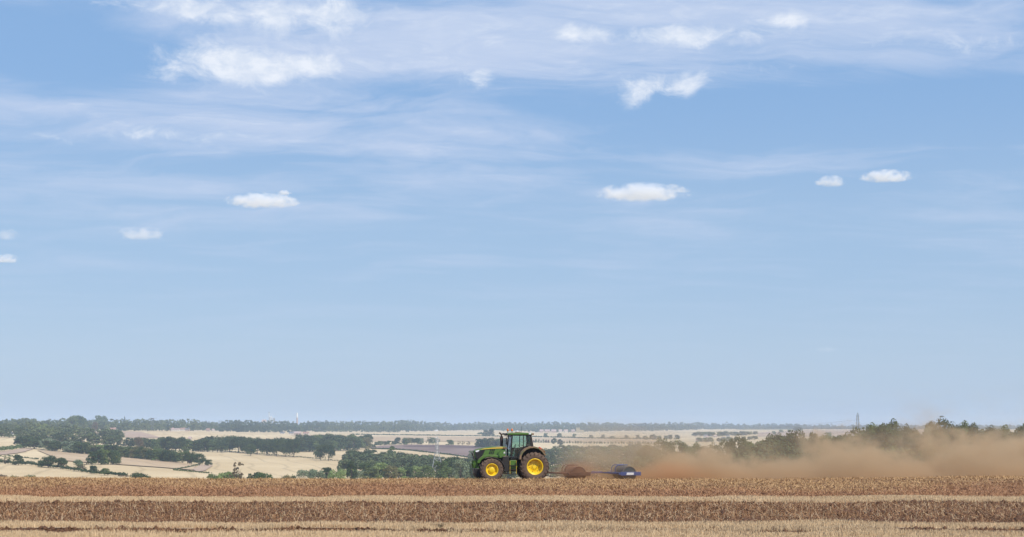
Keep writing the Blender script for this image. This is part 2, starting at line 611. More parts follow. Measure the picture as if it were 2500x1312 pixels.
draped('ploughed_strip', 'dark freshly ploughed strip along the ploughed field', M['ploughed_dark'], [(985, 1090.3), (1040, 1088), (1100, 1088), (1235, 1092)], [(985, 1091.3), (1040, 1093), (1100, 1094), (1235, 1097)], 0.8)
draped('tan_field', 'wide tan field behind the tractor', M['stubble_tan'], [(905, 1066), (1230, 1068), (1620, 1075)], [(905, 1078), (1230, 1079), (1620, 1083)])
draped('pasture', 'greenish pasture below the far blue woods', M['pasture'], [(1790, 1046.5), (1935, 1046.3)], [(1800, 1049.5), (1940, 1050)], 1.2, 30, 6)
draped('pink_field', 'pinkish field behind the row of dusty trees', M['stubble_pink'], [(1850, 1057), (1950, 1052), (2100, 1050), (2300, 1050)], [(1850, 1066), (1950, 1066), (2100, 1068), (2300, 1068)], 0.9)
draped('tan_field', 'tan stubble field below the houses with red roofs', M['stubble_tan'], [(715, 1060), (760, 1062)], [(712, 1063.5), (758, 1065)], 0.6, 16, 6)

# ------------------------------------------------------------------ the near field
M['soil'] = ground_mat('worked_soil', [(.12, .060, .031), (.19, .10, .053), (.27, .16, .085)], 3.0, (1, 1, 1), 0.9, 9.0)
M['golden'] = ground_mat('worked_straw_soil', [(.19, .10, .055), (.28, .16, .085), (.38, .245, .13)], 3.0, (1, .8, 1), 0.8, 8.0)
M['straw_ground'] = ground_mat('stubble_ground', [(.36, .26, .16), (.50, .375, .24)], 4.0, (1, 1, 1), 0.5, 10.0)


def sheet(name, label, m, x0, x1, ys, lift, dx=1.0):
    xs = np.arange(x0, x1 + dx, dx)
    A, B = np.meshgrid(xs, np.asarray(ys, float), indexing='ij')
    V = np.stack([A, B, field_z(A, B) + lift], -1).reshape(-1, 3)
    n, k = A.shape
    I = np.arange(n * k).reshape(n, k)
    Q = np.stack([I[:-1, :-1], I[1:, :-1], I[1:, 1:], I[:-1, 1:]], -1).reshape(-1, 4)
    return tag(link(name, np_mesh(name, V, Q, True), None, m), label, None, None, 'structure')


fy = np.concatenate([np.arange(-90, 40, 5), np.arange(40, 98, 0.35), np.arange(98, 131, 3)])
sheet('field', 'brown worked soil of the near field', M['soil'], -150, 150, fy, 0.0)
sheet('golden_strip', 'wide golden brown cultivated strip in front of the tractor', M['golden'], -150, 150, np.arange(67.3, 104, 0.35), 0.012)
sheet('stubble_strip', 'narrow pale stubble strip between the two brown strips', M['straw_ground'], -150, 150, np.arange(63.5, 67.3, 0.31), 0.012)
sheet('stubble_strip', 'pale stubble strip along the bottom of the picture', M['straw_ground'], -150, 150, np.concatenate([np.arange(-60, 40, 5), np.arange(40, 44.9, 0.3)]), 0.012)
sheet('stubble_strip', 'pale stubble strip behind the dark broken rut', M['straw_ground'], -150, 150, np.arange(47.2, 49.2, 0.25), 0.012)


def scatter(x_margin, y0, y1, n, power=1.0):
    """positions in the wedge of field that the photograph shows, with a margin"""
    Y = y0 + (y1 - y0) * RNG.random(n)
    X = (RNG.random(n) * 2 - 1) * (0.372 * Y + x_margin)
    return X, Y


def blades(name, label, m, X, Y, h, w, lean, row=None, ground=0.0, yaw=None):
    """upright stalks, one tapering face each; thin patches and beaten-down places among them"""
    k = RNG.random(len(X)) < 0.35 + 1.1 * vnoise(X, Y, .55, .22, 1) * (0.5 + vnoise(X, Y, 3.5, .9, 2))
    X, Y = X[k], Y[k]
    n = len(X)
    if row is not None: Y = np.round(Y / row) * row + RNG.normal(0, row * 0.16, n)
    Z = field_z(X, Y) + ground
    hh = h[0] + (h[1] - h[0]) * RNG.random(n)
    ww = w[0] + (w[1] - w[0]) * RNG.random(n)
    a = RNG.random(n) * 2 * pi
    beaten = step(.62, .85, vnoise(X, Y, 1.3, .5, 3))
    hh = hh * (1 - .45 * beaten) * (.75 + .5 * vnoise(X, Y, 2.2, .7, 4))
    le = np.abs(RNG.normal(0, lean, n)) * (1 + 3 * beaten)
    la = RNG.random(n) * 2 * pi
    dx, dy = np.cos(a) * ww / 2, np.sin(a) * ww / 2
    tx, ty = np.cos(la) * np.sin(le) * hh, np.sin(la) * np.sin(le) * hh
    tz = np.cos(le) * hh
    P = np.stack([np.stack([X - dx, Y - dy, Z - 0.02], -1), np.stack([X + dx, Y + dy, Z - 0.02], -1),
                  np.stack([X + dx * .6 + tx, Y + dy * .6 + ty, Z + tz], -1), np.stack([X - dx * .6 + tx, Y - dy * .6 + ty, Z + tz], -1)], 1)
    o = link(name, np_mesh(name, P.reshape(-1, 3), np.arange(4 * n).reshape(-1, 4)), None, m)
    return tag(o, label, None, None, 'stuff')


def litter(name, label, m, X, Y, ln, w, tilt, zr):
    """lying and half-standing bits of straw"""
    n = len(X)
    Z = field_z(X, Y) + zr[0] + (zr[1] - zr[0]) * RNG.random(n)
    L = (ln[0] + (ln[1] - ln[0]) * RNG.random(n) ** 1.6) / 2
    W = (w[0] + (w[1] - w[0]) * RNG.random(n)) / 2
    a = RNG.random(n) * 2 * pi
    t = RNG.normal(0, tilt, n)
    d = np.stack([np.cos(a) * np.cos(t), np.sin(a) * np.cos(t), np.abs(np.sin(t))], -1)
    s = np.stack([-np.sin(a), np.cos(a), RNG.normal(0, .5, n)], -1)
    s /= np.linalg.norm(s, axis=1)[:, None]
    C = np.stack([X, Y, Z + np.abs(d[:, 2]) * L], -1)
    A, B = d * L[:, None], s * W[:, None]
    P = np.stack([C - A - B, C + A - B, C + A + B, C - A + B], 1)
    o = link(name, np_mesh(name, P.reshape(-1, 3), np.arange(4 * n).reshape(-1, 4)), None, m)
    return tag(o, label, None, None, 'stuff')


def clods(name, label, m, X, Y, r, zoff=0.0, flat=0.7):
    c = vnoise(X, Y, 1.1, .7, 7) * vnoise(X, Y, 5, 1.6, 8)
    k = RNG.random(len(X)) < .25 + 2.2 * c
    X, Y = X[k], Y[k]
    n = len(X)
    R = (r[0] + (r[1] - r[0]) * RNG.random(n) ** 3) * (.65 + .75 * c[k])
    Z = field_z(X, Y) + zoff + R * 0.25
    base = np.array([(1, 0, 0), (-1, 0, 0), (0, 1, 0), (0, -1, 0), (0, 0, 1), (0, 0, -1)], float)
    jit = 0.6 + 0.8 * RNG.random((n, 6, 1))
    P = base[None] * jit * R[:, None, None]
    P[:, :, 2] *= flat
    a = RNG.random(n) * 2 * pi
    c, s = np.cos(a)[:, None], np.sin(a)[:, None]
    x, y = P[:, :, 0] * c - P[:, :, 1] * s, P[:, :, 0] * s + P[:, :, 1] * c
    P = np.stack([x + X[:, None], y + Y[:, None], P[:, :, 2] + Z[:, None]], -1)
    fc = np.array([(0, 2, 4), (2, 1, 4), (1, 3, 4), (3, 0, 4), (2, 0, 5), (1, 2, 5), (3, 1, 5), (0, 3, 5)])
    Fc = (fc[None] + 6 * np.arange(n)[:, None, None]).reshape(-1, 3)
    o = link(name, np_mesh(name, P.reshape(-1, 3), Fc), None, m)
    return tag(o, label, None, None, 'stuff')


M['straw_pale'] = straw_mat('pale_straw', (.58, .425, .25), (.76, .58, .365), (.46, .32, .185))
M['straw_gold'] = straw_mat('golden_straw', (.47, .285, .130), (.60, .395, .19), (.36, .195, .092))
M['straw_red'] = straw_mat('reddish_straw', (.39, .20, .098), (.49, .27, .135), (.29, .14, .068))
M['straw_mid'] = straw_mat('brown_straw', (.30, .155, .073), (.42, .235, .113), (.21, .10, .047))
M['clod'] = straw_mat('soil_clod', (.085, .040, .020), (.165, .084, .043))

X, Y = scatter(4, 40.0, 44.85, 120000)
blades('stubble', 'pale upright stubble nearest to the viewer', M['straw_pale'], X, Y, (.09, .17), (.010, .020), .16, .125)
X, Y = scatter(4, 46.0, 49.15, 100000)
keep = Y > 47.15 - 0.9 * (np.sin(X * .21 + 1) + np.sin(X * .083) > .35) - .3 * np.sin(X * 1.3)
blades('stubble', 'pale upright stubble behind the dark broken rut', M['straw_pale'], X[keep], Y[keep], (.09, .17), (.010, .020), .16, .125)
X, Y = scatter(4, 63.5, 67.2, 120000)
blades('stubble', 'pale stubble of the narrow strip between the brown strips', M['straw_pale'], X, Y, (.09, .15), (.012, .024), .14, .125)
X, Y = scatter(4, 49.2, 63.6, 85000)
litter('straw_litter', 'brown straw lying on the dark worked strip', M['straw_mid'], X, Y, (.05, .24), (.008, .018), .55, (0, .05))
X, Y = scatter(4, 49.6, 63.4, 15000)
litter('straw_litter', 'pale loose straw sticking up on the dark worked strip', M['straw_pale'], X, Y, (.08, .36), (.005, .011), .75, (0, .06))
X, Y = scatter(4, 49.2, 63.6, 42000)
clods('soil_clods', 'dark crumbs of soil in the dark worked strip', M['clod'], X, Y, (.02, .14))
for y0, y1, cnt, lab in ((50.6, 51.6, 700, 'big dark clods along the near furrow of the dark strip'), (56.9, 57.7, 620, 'big dark clods along the middle furrow of the dark strip'), (61.2, 63.0, 420, 'big dark clods along the far side of the dark strip')):
    X, Y = scatter(4, y0, y1, cnt)
    clods('soil_clods', lab, M['clod'], X, Y, (.08, .26), -.02, .55)
X, Y = scatter(4, 49.8, 62.5, 2200)
litter('straw_litter', 'long pale straws strewn over the dark worked strip', M['straw_gold'], X, Y, (.16, .42), (.006, .010), .45, (.02, .06))
X, Y = scatter(4, 50.5, 53.0, 8000)
clods('soil_clods', 'dark crumbs of soil along the near edge of the dark strip', M['clod'], X, Y, (.03, .12))
X, Y = scatter(5, 67.3, 98.5, 235000)
red = (step(73, 84, Y + 3 * np.sin(X * .13) + 2 * np.sin(X * .37 + 1)) < RNG.random(len(X)))
litter('straw_litter', 'golden chopped straw covering the far part of the strip before the tractor', M['straw_gold'], X[~red], Y[~red], (.05, .19), (.010, .024), .6, (0, .05))
litter('straw_litter', 'reddish chopped straw covering the near part of the strip before the tractor', M['straw_red'], X[red], Y[red], (.05, .19), (.010, .024), .6, (0, .05))
X, Y = scatter(5, 67.3, 98.5, 34000)
clods('soil_clods', 'reddish brown crumbs of soil in the golden strip', M['clod'], X, Y, (.02, .11))
X, Y = scatter(4, 45.0, 47.2, 9000)
clods('soil_clods', 'dark crumbs of soil in the broken rut', M['clod'], X, Y, (.03, .13))
X, Y = scatter(4, 45.0, 47.2, 9000)
keep = np.sin(X * 0.43) + np.sin(X * 1.1 + 2) > -0.2
litter('straw_litter', 'broken straw fallen into the dark rut', M['straw_mid'], X[keep], Y[keep], (.06, .25), (.008, .016), .6, (0, .08))

# ------------------------------------------------------------------ trees
M['leaf_dark'] = leaf_mat('dark_leaves', (0.0415, 0.0683, 0.0293), (0.0830, 0.1196, 0.0439))
M['leaf_mid'] = leaf_mat('green_leaves', (0.0781, 0.1232, 0.0451), (0.1578, 0.2029, 0.0676), (0.2405, 0.1803, 0.0902))
M['leaf_light'] = leaf_mat('light_leaves', (0.1752, 0.2578, 0.0928), (0.3093, 0.3711, 0.1340))
M['leaf_grey'] = leaf_mat('grey_willow_leaves', (0.1685, 0.2181, 0.1289), (0.2577, 0.2974, 0.1784))
M['leaf_dry'] = leaf_mat('dry_leaves', (0.1464, 0.1159, 0.0671), (0.2074, 0.1586, 0.0976))
M['bark'] = paint('bark', (.10, .075, .055), 0.9, 0, None, 0, 3.0)


def leaf_cloud(rng, centers, radii, n, size, flat=1.0):
    """small leaf-clump faces spread through the shells of many lobes"""
    centers, radii = np.asarray(centers, float), np.asarray(radii, float)
    wts = radii ** 2
    idx = rng.choice(len(centers), n, p=wts / wts.sum())
    d = rng.normal(size=(n, 3))
    d /= np.linalg.norm(d, axis=1)[:, None]
    d[:, 2] = np.where(d[:, 2] < -0.35, -d[:, 2] * 0.6, d[:, 2])
    rr = radii[idx] * (0.62 + 0.45 * rng.random(n) ** 0.7)
    C = centers[idx] + d * rr[:, None] * np.array([1, 1, flat])
    nrm = d + rng.normal(0, 0.55, (n, 3))
    nrm /= np.linalg.norm(nrm, axis=1)[:, None]
    a = np.cross(nrm, rng.normal(size=(n, 3)))
    a /= np.linalg.norm(a, axis=1)[:, None]
    b = np.cross(nrm, a)
    s = size * (0.6 + 0.8 * rng.random(n))
    a, b = a * s[:, None] * 0.5, b * s[:, None] * 0.5
    return np.stack([C - a - b * .7, C + a - b * .5, C + a * .8 + b, C - a * .9 + b * .8], 1).reshape(-1, 3)


def lobes_for(rng, kind, h, w):
    """lobe centres and radii of a crown: h = height, w = crown width"""
    c, r = [], []
    if kind == 'oak':
        z0 = h * 0.09
        for _ in range(30):
            a, t = rng.random() * 2 * pi, rng.random() ** 0.75
            zz = z0 + (h - z0) * (0.10 + 0.72 * t)
            rad = w * 0.5 * sqrt(max(0.05, 1 - ((zz - z0) / (h - z0) - 0.38) ** 2 / 0.42))
            k = rad * (0.45 + 0.35 * rng.random())
            c.append((cos(a) * k, sin(a) * k, zz)); r.append(w * (0.14 + 0.09 * rng.random()))
    elif kind == 'dome':
        for _ in range(22):
            a, t = rng.random() * 2 * pi, rng.random()
            zz = h * (0.05 + 0.77 * t)
            k = w * 0.5 * sqrt(max(0.05, 1 - (zz / h) ** 2)) * (0.45 + 0.3 * rng.random())
            c.append((cos(a) * k, sin(a) * k, zz)); r.append(w * (0.15 + 0.08 * rng.random()))
    elif kind == 'tall':
        for _ in range(18):
            a, t = rng.random() * 2 * pi, rng.random()
            zz = h * (0.08 + 0.82 * t)
            k = w * 0.32 * (1.1 - t * 0.8) * (0.5 + 0.6 * rng.random())
            c.append((cos(a) * k, sin(a) * k, zz)); r.append(w * (0.17 + 0.10 * rng.random()) * (1.15 - 0.45 * t))
    elif kind == 'conifer':
        for i in range(20):
            t = i / 19
            zz = h * (0.1 + 0.86 * t)
            a = rng.random() * 2 * pi
            k = w * 0.30 * (1 - t)
            c.append((cos(a) * k, sin(a) * k, zz)); r.append(w * (0.30 * (1 - t) + 0.05))
    elif kind == 'sparse':
        for _ in range(24):
            a, t = rng.random() * 2 * pi, rng.random()
            zz = h * (0.25 + 0.68 * t)
            k = w * 0.5 * sqrt(max(0.05, 1 - ((zz / h) - 0.55) ** 2 / 0.25)) * (0.4 + 0.6 * rng.random())
            c.append((cos(a) * k, sin(a) * k, zz)); r.append(w * (0.07 + 0.05 * rng.random()))
    elif kind == 'bush':
        for _ in range(16):
            a, t = rng.random() * 2 * pi, rng.random()
            zz = h * (0.10 + 0.62 * t)
            k = w * 0.5 * sqrt(max(0.05, 1 - (zz / h) ** 2)) * (0.5 + 0.35 * rng.random())
            c.append((cos(a) * k, sin(a) * k, zz)); r.append(min(w * 0.2, h * 0.32) * (0.7 + 0.6 * rng.random()))
    return c, r


def trunk_mesh(rng, h, w, kind):
    b = MB()
    r0 = h * 0.026
    b.tube([(0, 0, -0.6), (0.02 * h, 0, h * 0.18), (0.01 * h, 0.02 * h, h * 0.45), (0.0, 0.0, h * 0.8)], [r0 * 1.3, r0, r0 * 0.7, r0 * 0.2], 7)
    for _ in range(6):
        a, z = rng.random() * 2 * pi, h * (0.22 + 0.3 * rng.random())
        k = w * (0.25 + 0.12 * rng.random())
        b.tube([(0, 0, z), (cos(a) * k * .5, sin(a) * k * .5, z + h * .10), (cos(a) * k, sin(a) * k, z + h * .24)], [r0 * .5, r0 * .3, r0 * .08], 5)
    return b.mesh('trunk', True)


def wood_mat(name, c, c2, sc=0.02):
    """joined crowns: hue drifts from tree to tree through a coarse noise and from clump to clump"""
    m, nt, b = new_mat(name)
    geo = nt.nodes.new('ShaderNodeNewGeometry')
    r = E(nt, geo.outputs['Random Per Island'])
    n = noise(nt, E(nt, geo.outputs['Position']), sc, 2, 0.5)
    col = mixc(nt, (n.smooth(.35, .65) * 0.7 + r * 0.3).clamp(), c, c2)
    nt.links.new(col.s, b.inputs['Base Color'])
    b.inputs['Roughness'].default_value = 0.8
    b.inputs['Specular IOR Level'].default_value = 0.1
    return m


M['wood_a'] = wood_mat('wood_leaves', (.044, .068, .033), (.145, .17, .066))
M['wood_c'] = wood_mat('light_wood_leaves', (.060, .088, .040), (.18, .21, .085), .03)
M['wood_b'] = wood_mat('dark_wood_leaves', (.038, .060, .030), (.085, .115, .048))


TREES = {}
_r = np.random.default_rng(21)
SPEC = [('oak', 12, 12.5, 2200, .62), ('oak', 12, 11, 2200, .62), ('oak', 12, 14, 2400, .62), ('dome', 12, 12, 2400, .62), ('dome', 12, 10, 2200, .6), ('tall', 12, 7.5, 1800, .55),
        ('tall', 12, 9, 1900, .6), ('conifer', 12, 6, 1600, .5), ('sparse', 12, 9, 900, .45), ('bush', 6, 8, 1500, .45), ('bush', 6, 10, 1600, .45)]
for kind, h, w, n, s in SPEC:
    c, r = lobes_for(_r, kind, h, w)
    P = leaf_cloud(_r, c, r, n, s)
    top = P[:, 2].max()
    P[:, 2] = P[:, 2] * (h / top)
    me = np_mesh('crown_' + kind, P, np.arange(len(P)).reshape(-1, 4))
    TREES.setdefault(kind, []).append((me, trunk_mesh(_r, h, w, kind), h, w, {}))
# finer crowns for the near wood
for kind, h, w, n, s in [('oak', 12, 11, 7000, .34), ('dome', 12, 11, 7000, .34), ('tall', 12, 8.5, 6000, .32)]:
    c, r = lobes_for(_r, kind, h, w)
    c2, r2 = lobes_for(_r, kind, h * .96, w * .98)
    P = leaf_cloud(_r, c + c2, [q * .8 for q in r] + [q * .7 for q in r2], n, s)
    P[:, 2] *= h / P[:, 2].max()
    me = np_mesh('crown_' + kind, P, np.arange(len(P)).reshape(-1, 4))
    TREES.setdefault(kind + '_fine', []).append((me, trunk_mesh(_r, h, w, kind), h, w, {}))
for k in TREES:
    for t in TREES[k]: t[1].materials.append(M['bark'])


def plant(base, height, width, kind, leaf, label, group=None, name=None):
    """one tree: an Empty at its foot with its trunk and its crown"""
    cands = TREES[kind]
    me, tr, h, w, cache = cands[random.randrange(len(cands))]
    if leaf not in cache:
        c = me.copy()
        c.materials.append(M['leaf_' + leaf])
        cache[leaf] = c
    isbush = kind == 'bush'
    s, sw = height / h, width / w
    root = empty(name or {'bush': 'bush', 'conifer': 'conifer_tree'}.get(kind, 'broadleaf_tree'), base, random.random() * 6.28, (sw, sw, s))
    tag(root, label, 'bush' if isbush else 'tree', group)
    link('crown', cache[leaf], root)
    link('stem' if isbush else 'trunk', tr, root)
    return root


def tree_px(x, top, basey, wpx, kind, leaf, label, group=None, d=None, name=None):
    """a tree given by pixel column, top line, foot line and crown width; d = distance when its foot is out of sight"""
    if d is None:
        p = on_land(x, basey)
    else:
        X = (x - CX) / F * d
        p = Vector((X, d, float(land_z(X, d))))
    ztop = CAM_Z - (top - HY) / F * p.y
    h = ztop - p.z
    return plant(p, h * 1.06, wpx * 1.28 / F * p.y, kind, leaf, label, group, name)


ORD = 'first second third fourth fifth sixth seventh eighth ninth tenth eleventh twelfth thirteenth fourteenth fifteenth sixteenth'.split()


def tree_row(line, spacing, hpx, wratio, kinds, leaves, label, group, jitter=0.25, d=None, mass=None):
    """repeats along a pixel polyline of feet; hpx = (min, max) height"""
    pts = np.array(line, float)
    seg = np.concatenate([[0], np.cumsum(np.hypot(np.diff(pts[:, 0]), np.diff(pts[:, 1])))])
    n = max(2, int(seg[-1] / spacing))
    bulk = []
    for i in range(n):
        s = seg[-1] * (i + 0.5 + random.uniform(-jitter, jitter)) / n
        x, y = np.interp(s, seg, pts[:, 0]), np.interp(s, seg, pts[:, 1])
        h = random.uniform(*hpx)
        if mass:
            p = on_land(x, y)
            k = p.y / F
            me, tr, mh, mw, cache = random.choice(TREES[random.choice(kinds)])
            co = np.zeros(len(me.vertices) * 3, np.float32)
            me.vertices.foreach_get('co', co)
            co = co.reshape(-1, 4, 3)[::3]
            co = co.mean(1, keepdims=True) + (co - co.mean(1, keepdims=True)) * 1.6
            a = random.random() * 6.28
            w = h * random.uniform(*wratio) * 1.28 * k / mw
            R = np.array([[cos(a) * w, -sin(a) * w, 0], [sin(a) * w, cos(a) * w, 0], [0, 0, h * 1.06 * k / mh]])
            bulk.append((co.reshape(-1, 3) @ R.T) + np.array(p))
            continue
        tree_px(x, y - h, y, h * random.uniform(*wratio), random.choice(kinds), random.choice(leaves),
                (ORD[i] + ' ' + label) if n <= len(ORD) else label, group, d)

    if mass:
        P = np.concatenate(bulk)
        tag(link(mass[0], np_mesh(mass[0], P, np.arange(len(P)).reshape(-1, 4)), None, M[mass[1]]), label, None, None, 'stuff')


def hedge(name, label, line, hpx, leaf, wpx=3.0, size=None, step_px=2.2, group=None):
    """a hedge: leaf clumps along a pixel polyline on the land"""
    pts = np.array(line, float)
    seg = np.concatenate([[0], np.cumsum(np.hypot(np.diff(pts[:, 0]), np.diff(pts[:, 1])))])
    n = max(6, int(seg[-1] / step_px))
    c, r = [], []
    ds = []
    for i in range(n):
        s = seg[-1] * (i + random.random()) / n
        p = on_land(np.interp(s, seg, pts[:, 0]), np.interp(s, seg, pts[:, 1]))
        px_m = p.y / F
        hh = hpx * px_m * random.uniform(.6, 1.15)
        ds.append(p.y)
        c.append((p.x, p.y + random.uniform(-.5, .5) * wpx * px_m, p.z + hh * .5)); r.append(hh * .55)
    px_m = np.mean(ds) / F
    base = Vector((c[0][0], c[0][1], c[0][2] - r[0]))
    cc = np.array(c) - np.array(base)
    P = leaf_cloud(RNG, cc, r, n * 26, size or max(.4, hpx * px_m * .28))
    o = link(name, np_mesh(name, P, np.arange(len(P)).reshape(-1, 4)), None, M['leaf_' + leaf])
    o.location = base
    return tag(o, label, 'hedge', group)


def woodland(name, label, base, top, leafs, spacing_px=9, depth=4, dstep=1.06, q=170, xr=None):
    """a far wood that reads as one mass: joined crowns, one object"""
    bx, tx = np.array(base, float), np.array(top, float)
    allP = []
    x0, x1 = xr or (bx[0, 0], bx[-1, 0])
    for k in range(depth):
        x = x0 + random.random() * spacing_px
        while x < x1:
            by, ty = np.interp(x, bx[:, 0], bx[:, 1]), np.interp(x, tx[:, 0], tx[:, 1])
            p0 = on_land(x, by)
            d = p0.y * dstep ** k
            X = (x - CX) / F * d
            zb = float(land_z(X, d))
            t = k / max(1, depth - 1)
            want = by + (ty - by) * (0.62 + 0.38 * t) + random.uniform(-2.6, 1.8) - 2.4 * t
            zt = CAM_Z - (want - HY) / F * d
            h = max(4.0, zt - zb)
            w = spacing_px * d / F * random.uniform(1.2, 1.9)
            cc, rr = lobes_for(RNG, 'dome', h, w)
            sel = RNG.permutation(len(cc))[:11]
            P = leaf_cloud(RNG, [cc[i] for i in sel], [rr[i] * 1.15 for i in sel], q, max(1.2, w * 0.16))
            P[:, 2] *= h / max(1.0, P[:, 2].max())
            allP.append(P + np.array((X, d, zb)))
            x += spacing_px * random.uniform(.7, 1.3)
    P = np.concatenate(allP)
    o = link(name, np_mesh(name, P, np.arange(len(P)).reshape(-1, 4)), None, M['wood_' + leafs])
    return tag(o, label, None, None, 'stuff')


# far woods on the skyline
woodland('far_woodland', 'wooded skyline above the fields at the left edge', [(-60, 1052), (180, 1052), (430, 1053)],
         [(-60, 1027), (0, 1027), (40, 1024), (85, 1022), (95, 1030), (110, 1026), (165, 1024), (215, 1027), (300, 1026), (370, 1025), (430, 1027)], 'a', 10, 5)
woodland('far_woodland', 'light wooded skyline behind the village houses', [(425, 1052), (540, 1053)], [(425, 1028), (470, 1026), (490, 1031), (515, 1032), (540, 1036)], 'a', 9, 4)
woodland('far_woodland', 'dark wood on the skyline under the silos', [(530, 1054), (600, 1056), (700, 1056), (800, 1055)],
         [(530, 1042), (545, 1031), (560, 1027), (600, 1029), (650, 1030), (700, 1030), (725, 1033), (745, 1033), (765, 1030), (800, 1030)], 'b', 9, 5)
woodland('far_woodland', 'long wooded ridge left of the tractor', [(795, 1055), (960, 1056), (1100, 1052), (1235, 1051)],
         [(795, 1031), (900, 1031), (960, 1030), (985, 1027), (1020, 1030), (1050, 1034), (1065, 1032), (1110, 1036), (1150, 1033), (1235, 1034)], 'a', 8, 5)
woodland('far_woodland', 'wooded ridge behind the tractor cab', [(1225, 1053), (1330, 1056), (1420, 1056), (1510, 1053)],
         [(1225, 1034), (1300, 1034), (1350, 1033), (1400, 1035), (1450, 1034), (1510, 1036)], 'a', 8, 5)
woodland('far_woodland', 'blue far wood above the first dust', [(1480, 1052), (1600, 1053), (1700, 1050)],
         [(1480, 1035), (1560, 1036), (1640, 1034), (1700, 1035)], 'b', 8, 4)
woodland('far_woodland', 'blue far wood on the skyline at the right', [(1695, 1049), (1800, 1048.5), (2100, 1048.5), (2560, 1048.5)],
         [(1695, 1035), (1710, 1034), (1730, 1037), (1775, 1034), (1800, 1039), (1860, 1037), (1900, 1038), (1915, 1036), (1960, 1040), (2040, 1039), (2060, 1041), (2100, 1040), (2220, 1038), (2300, 1040), (2560, 1041)], 'b', 8, 3)

# trees that stand out of the left skyline
tree_px(176, 1015.5, 1051, 26, 'dome', 'mid', 'left half of the tall double dome of trees on the left skyline')
tree_px(197, 1015.5, 1051, 30, 'dome', 'mid', 'right half of the tall double dome of trees on the left skyline')
tree_px(246, 1015.5, 1049, 28, 'oak', 'mid', 'tall round tree on the skyline right of the double dome')
tree_px(304, 1017.5, 1047, 9, 'conifer', 'dark', 'narrow pointed tree sticking out of the left skyline')
tree_px(232, 1031, 1053, 14, 'dome', 'dry', 'orange brown tree below the skyline')
tree_px(538, 1026, 1042, 9, 'oak', 'dark', 'small dark tree beside the white shed on the skyline')
tree_px(521, 1030, 1042, 10, 'oak', 'dark', 'small flat tree over the white shed on the skyline')
tree_px(1185, 1050, 1065, 14, 'dome', 'dark', 'dark tree left of the pair in the field above the bonnet')
tree_px(1199, 1047, 1065, 14, 'dome', 'dark', 'taller dark tree in the field above the bonnet')
tree_px(1172, 1055, 1062, 10, 'bush', 'mid', 'low bush in the field above the bonnet')

# the left wood
G = 'trees of the wood on the left slope'
tree_row([(-40, 1058), (60, 1058), (185, 1064)], 15, (20, 28), (.7, 1.0), ['oak', 'dome', 'tall'], ['mid', 'mid', 'light', 'dark'], 'back part of the wood on the left slope', G, mass=('woodland', 'wood_a'))
tree_row([(-40, 1068), (120, 1070), (240, 1072), (300, 1076)], 16, (22, 28), (.8, 1.1), ['oak', 'dome', 'tall'], ['mid', 'dark', 'light'], 'middle part of the wood on the left slope', G, mass=('woodland', 'wood_c'))
tree_row([(40, 1082), (180, 1084), (300, 1090), (410, 1098)], 15, (20, 28), (.8, 1.15), ['oak', 'dome', 'tall'], ['mid', 'dark', 'mid', 'light', 'grey'], 'lower half of the wood on the left slope', G, mass=('woodland', 'wood_a'))
tree_row([(48, 1093), (120, 1100), (220, 1110), (330, 1118), (425, 1127)], 27, (24, 30), (1.25, 1.6), ['dome', 'oak', 'dome'], ['dark', 'mid', 'light', 'grey'], 'tree along the lower edge of the wood on the left slope', G)
tree_row([(50, 1092), (120, 1099), (220, 1109), (330, 1117), (425, 1126)], 13, (18, 26), (.9, 1.2), ['dome', 'oak'], ['dark'], 'closed foliage behind the lower edge of the left wood', None, mass=('woodland', 'wood_b'))
tree_px(338, 1068, 1100, 22, 'dome', 'dry', 'brownish tree at the right end of the left wood')
tree_px(380, 1072, 1100, 22, 'dome', 'mid', 'green tree beside the brownish tree at the end of the left wood')
tree_px(268, 1062, 1088, 26, 'oak', 'grey', 'pale grey green tree in the left wood')
tree_px(103, 1034, 1060, 24, 'oak', 'light', 'light yellow green tree at the top of the left wood')
hedge('hedge', 'bushy hedge below the left wood', [(-30, 1105), (20, 1101), (62, 1094)], 11, 'mid', 5)
# square copse
G = 'trees of the square copse'
for i, (x, t, l) in enumerate(((224, 1103, 'dark'), (240, 1099, 'dark'), (256, 1098, 'mid'), (271, 1099, 'dark'), (283, 1101, 'mid'))):
    tree_px(x, t, 1134.5, 24, 'dome', l, ORD[i] + ' tree from the left of the square copse in the cream field', G)
# hedgerow lower left
G = 'trees of the hedgerow at the lower left'
for x, t, b, w, k, l, s in ((12, 1113, 1133, 30, 'sparse', 'mid', 'sparse tree at the left end of the lower left hedgerow'), (45, 1110, 1136, 22, 'dome', 'dark', 'second tree of the lower left hedgerow'),
                         (118, 1113, 1142, 34, 'oak', 'dark', 'broad round oak in the lower left hedgerow'), (102, 1124, 1140, 22, 'dome', 'dark', 'low tree left of the broad oak in the lower left hedgerow'),
                         (149, 1118, 1145, 26, 'oak', 'dark', 'round dark tree right of the broad oak in the hedgerow'), (191, 1123, 1150, 20, 'oak', 'grey', 'grey thin tree in the lower left hedgerow'),
                         (203, 1134, 1152, 18, 'sparse', 'dry', 'bare brownish tree beside the grey tree in the hedgerow'), (229, 1137, 1156, 20, 'dome', 'dark', 'small dark tree near the right end of the lower left hedgerow'),
                         (256, 1143, 1161, 20, 'oak', 'mid', 'last small tree at the right end of the lower left hedgerow')):
    tree_px(x, t, b, w, k, l, s)
hedge('hedge', 'low hedge running down the slope at the lower left', [(-20, 1131), (70, 1136), (140, 1144), (240, 1159), (310, 1164)], 9, 'dark', 4)
hedge('hedge', 'thin dark hedge across the cream field at the left', [(18, 1114.5), (95, 1123.5)], 4, 'dark', 2)
hedge('hedge', 'low hedge trailing right of the lower left hedgerow', [(290, 1164.5), (318, 1165)], 5, 'dry', 3)
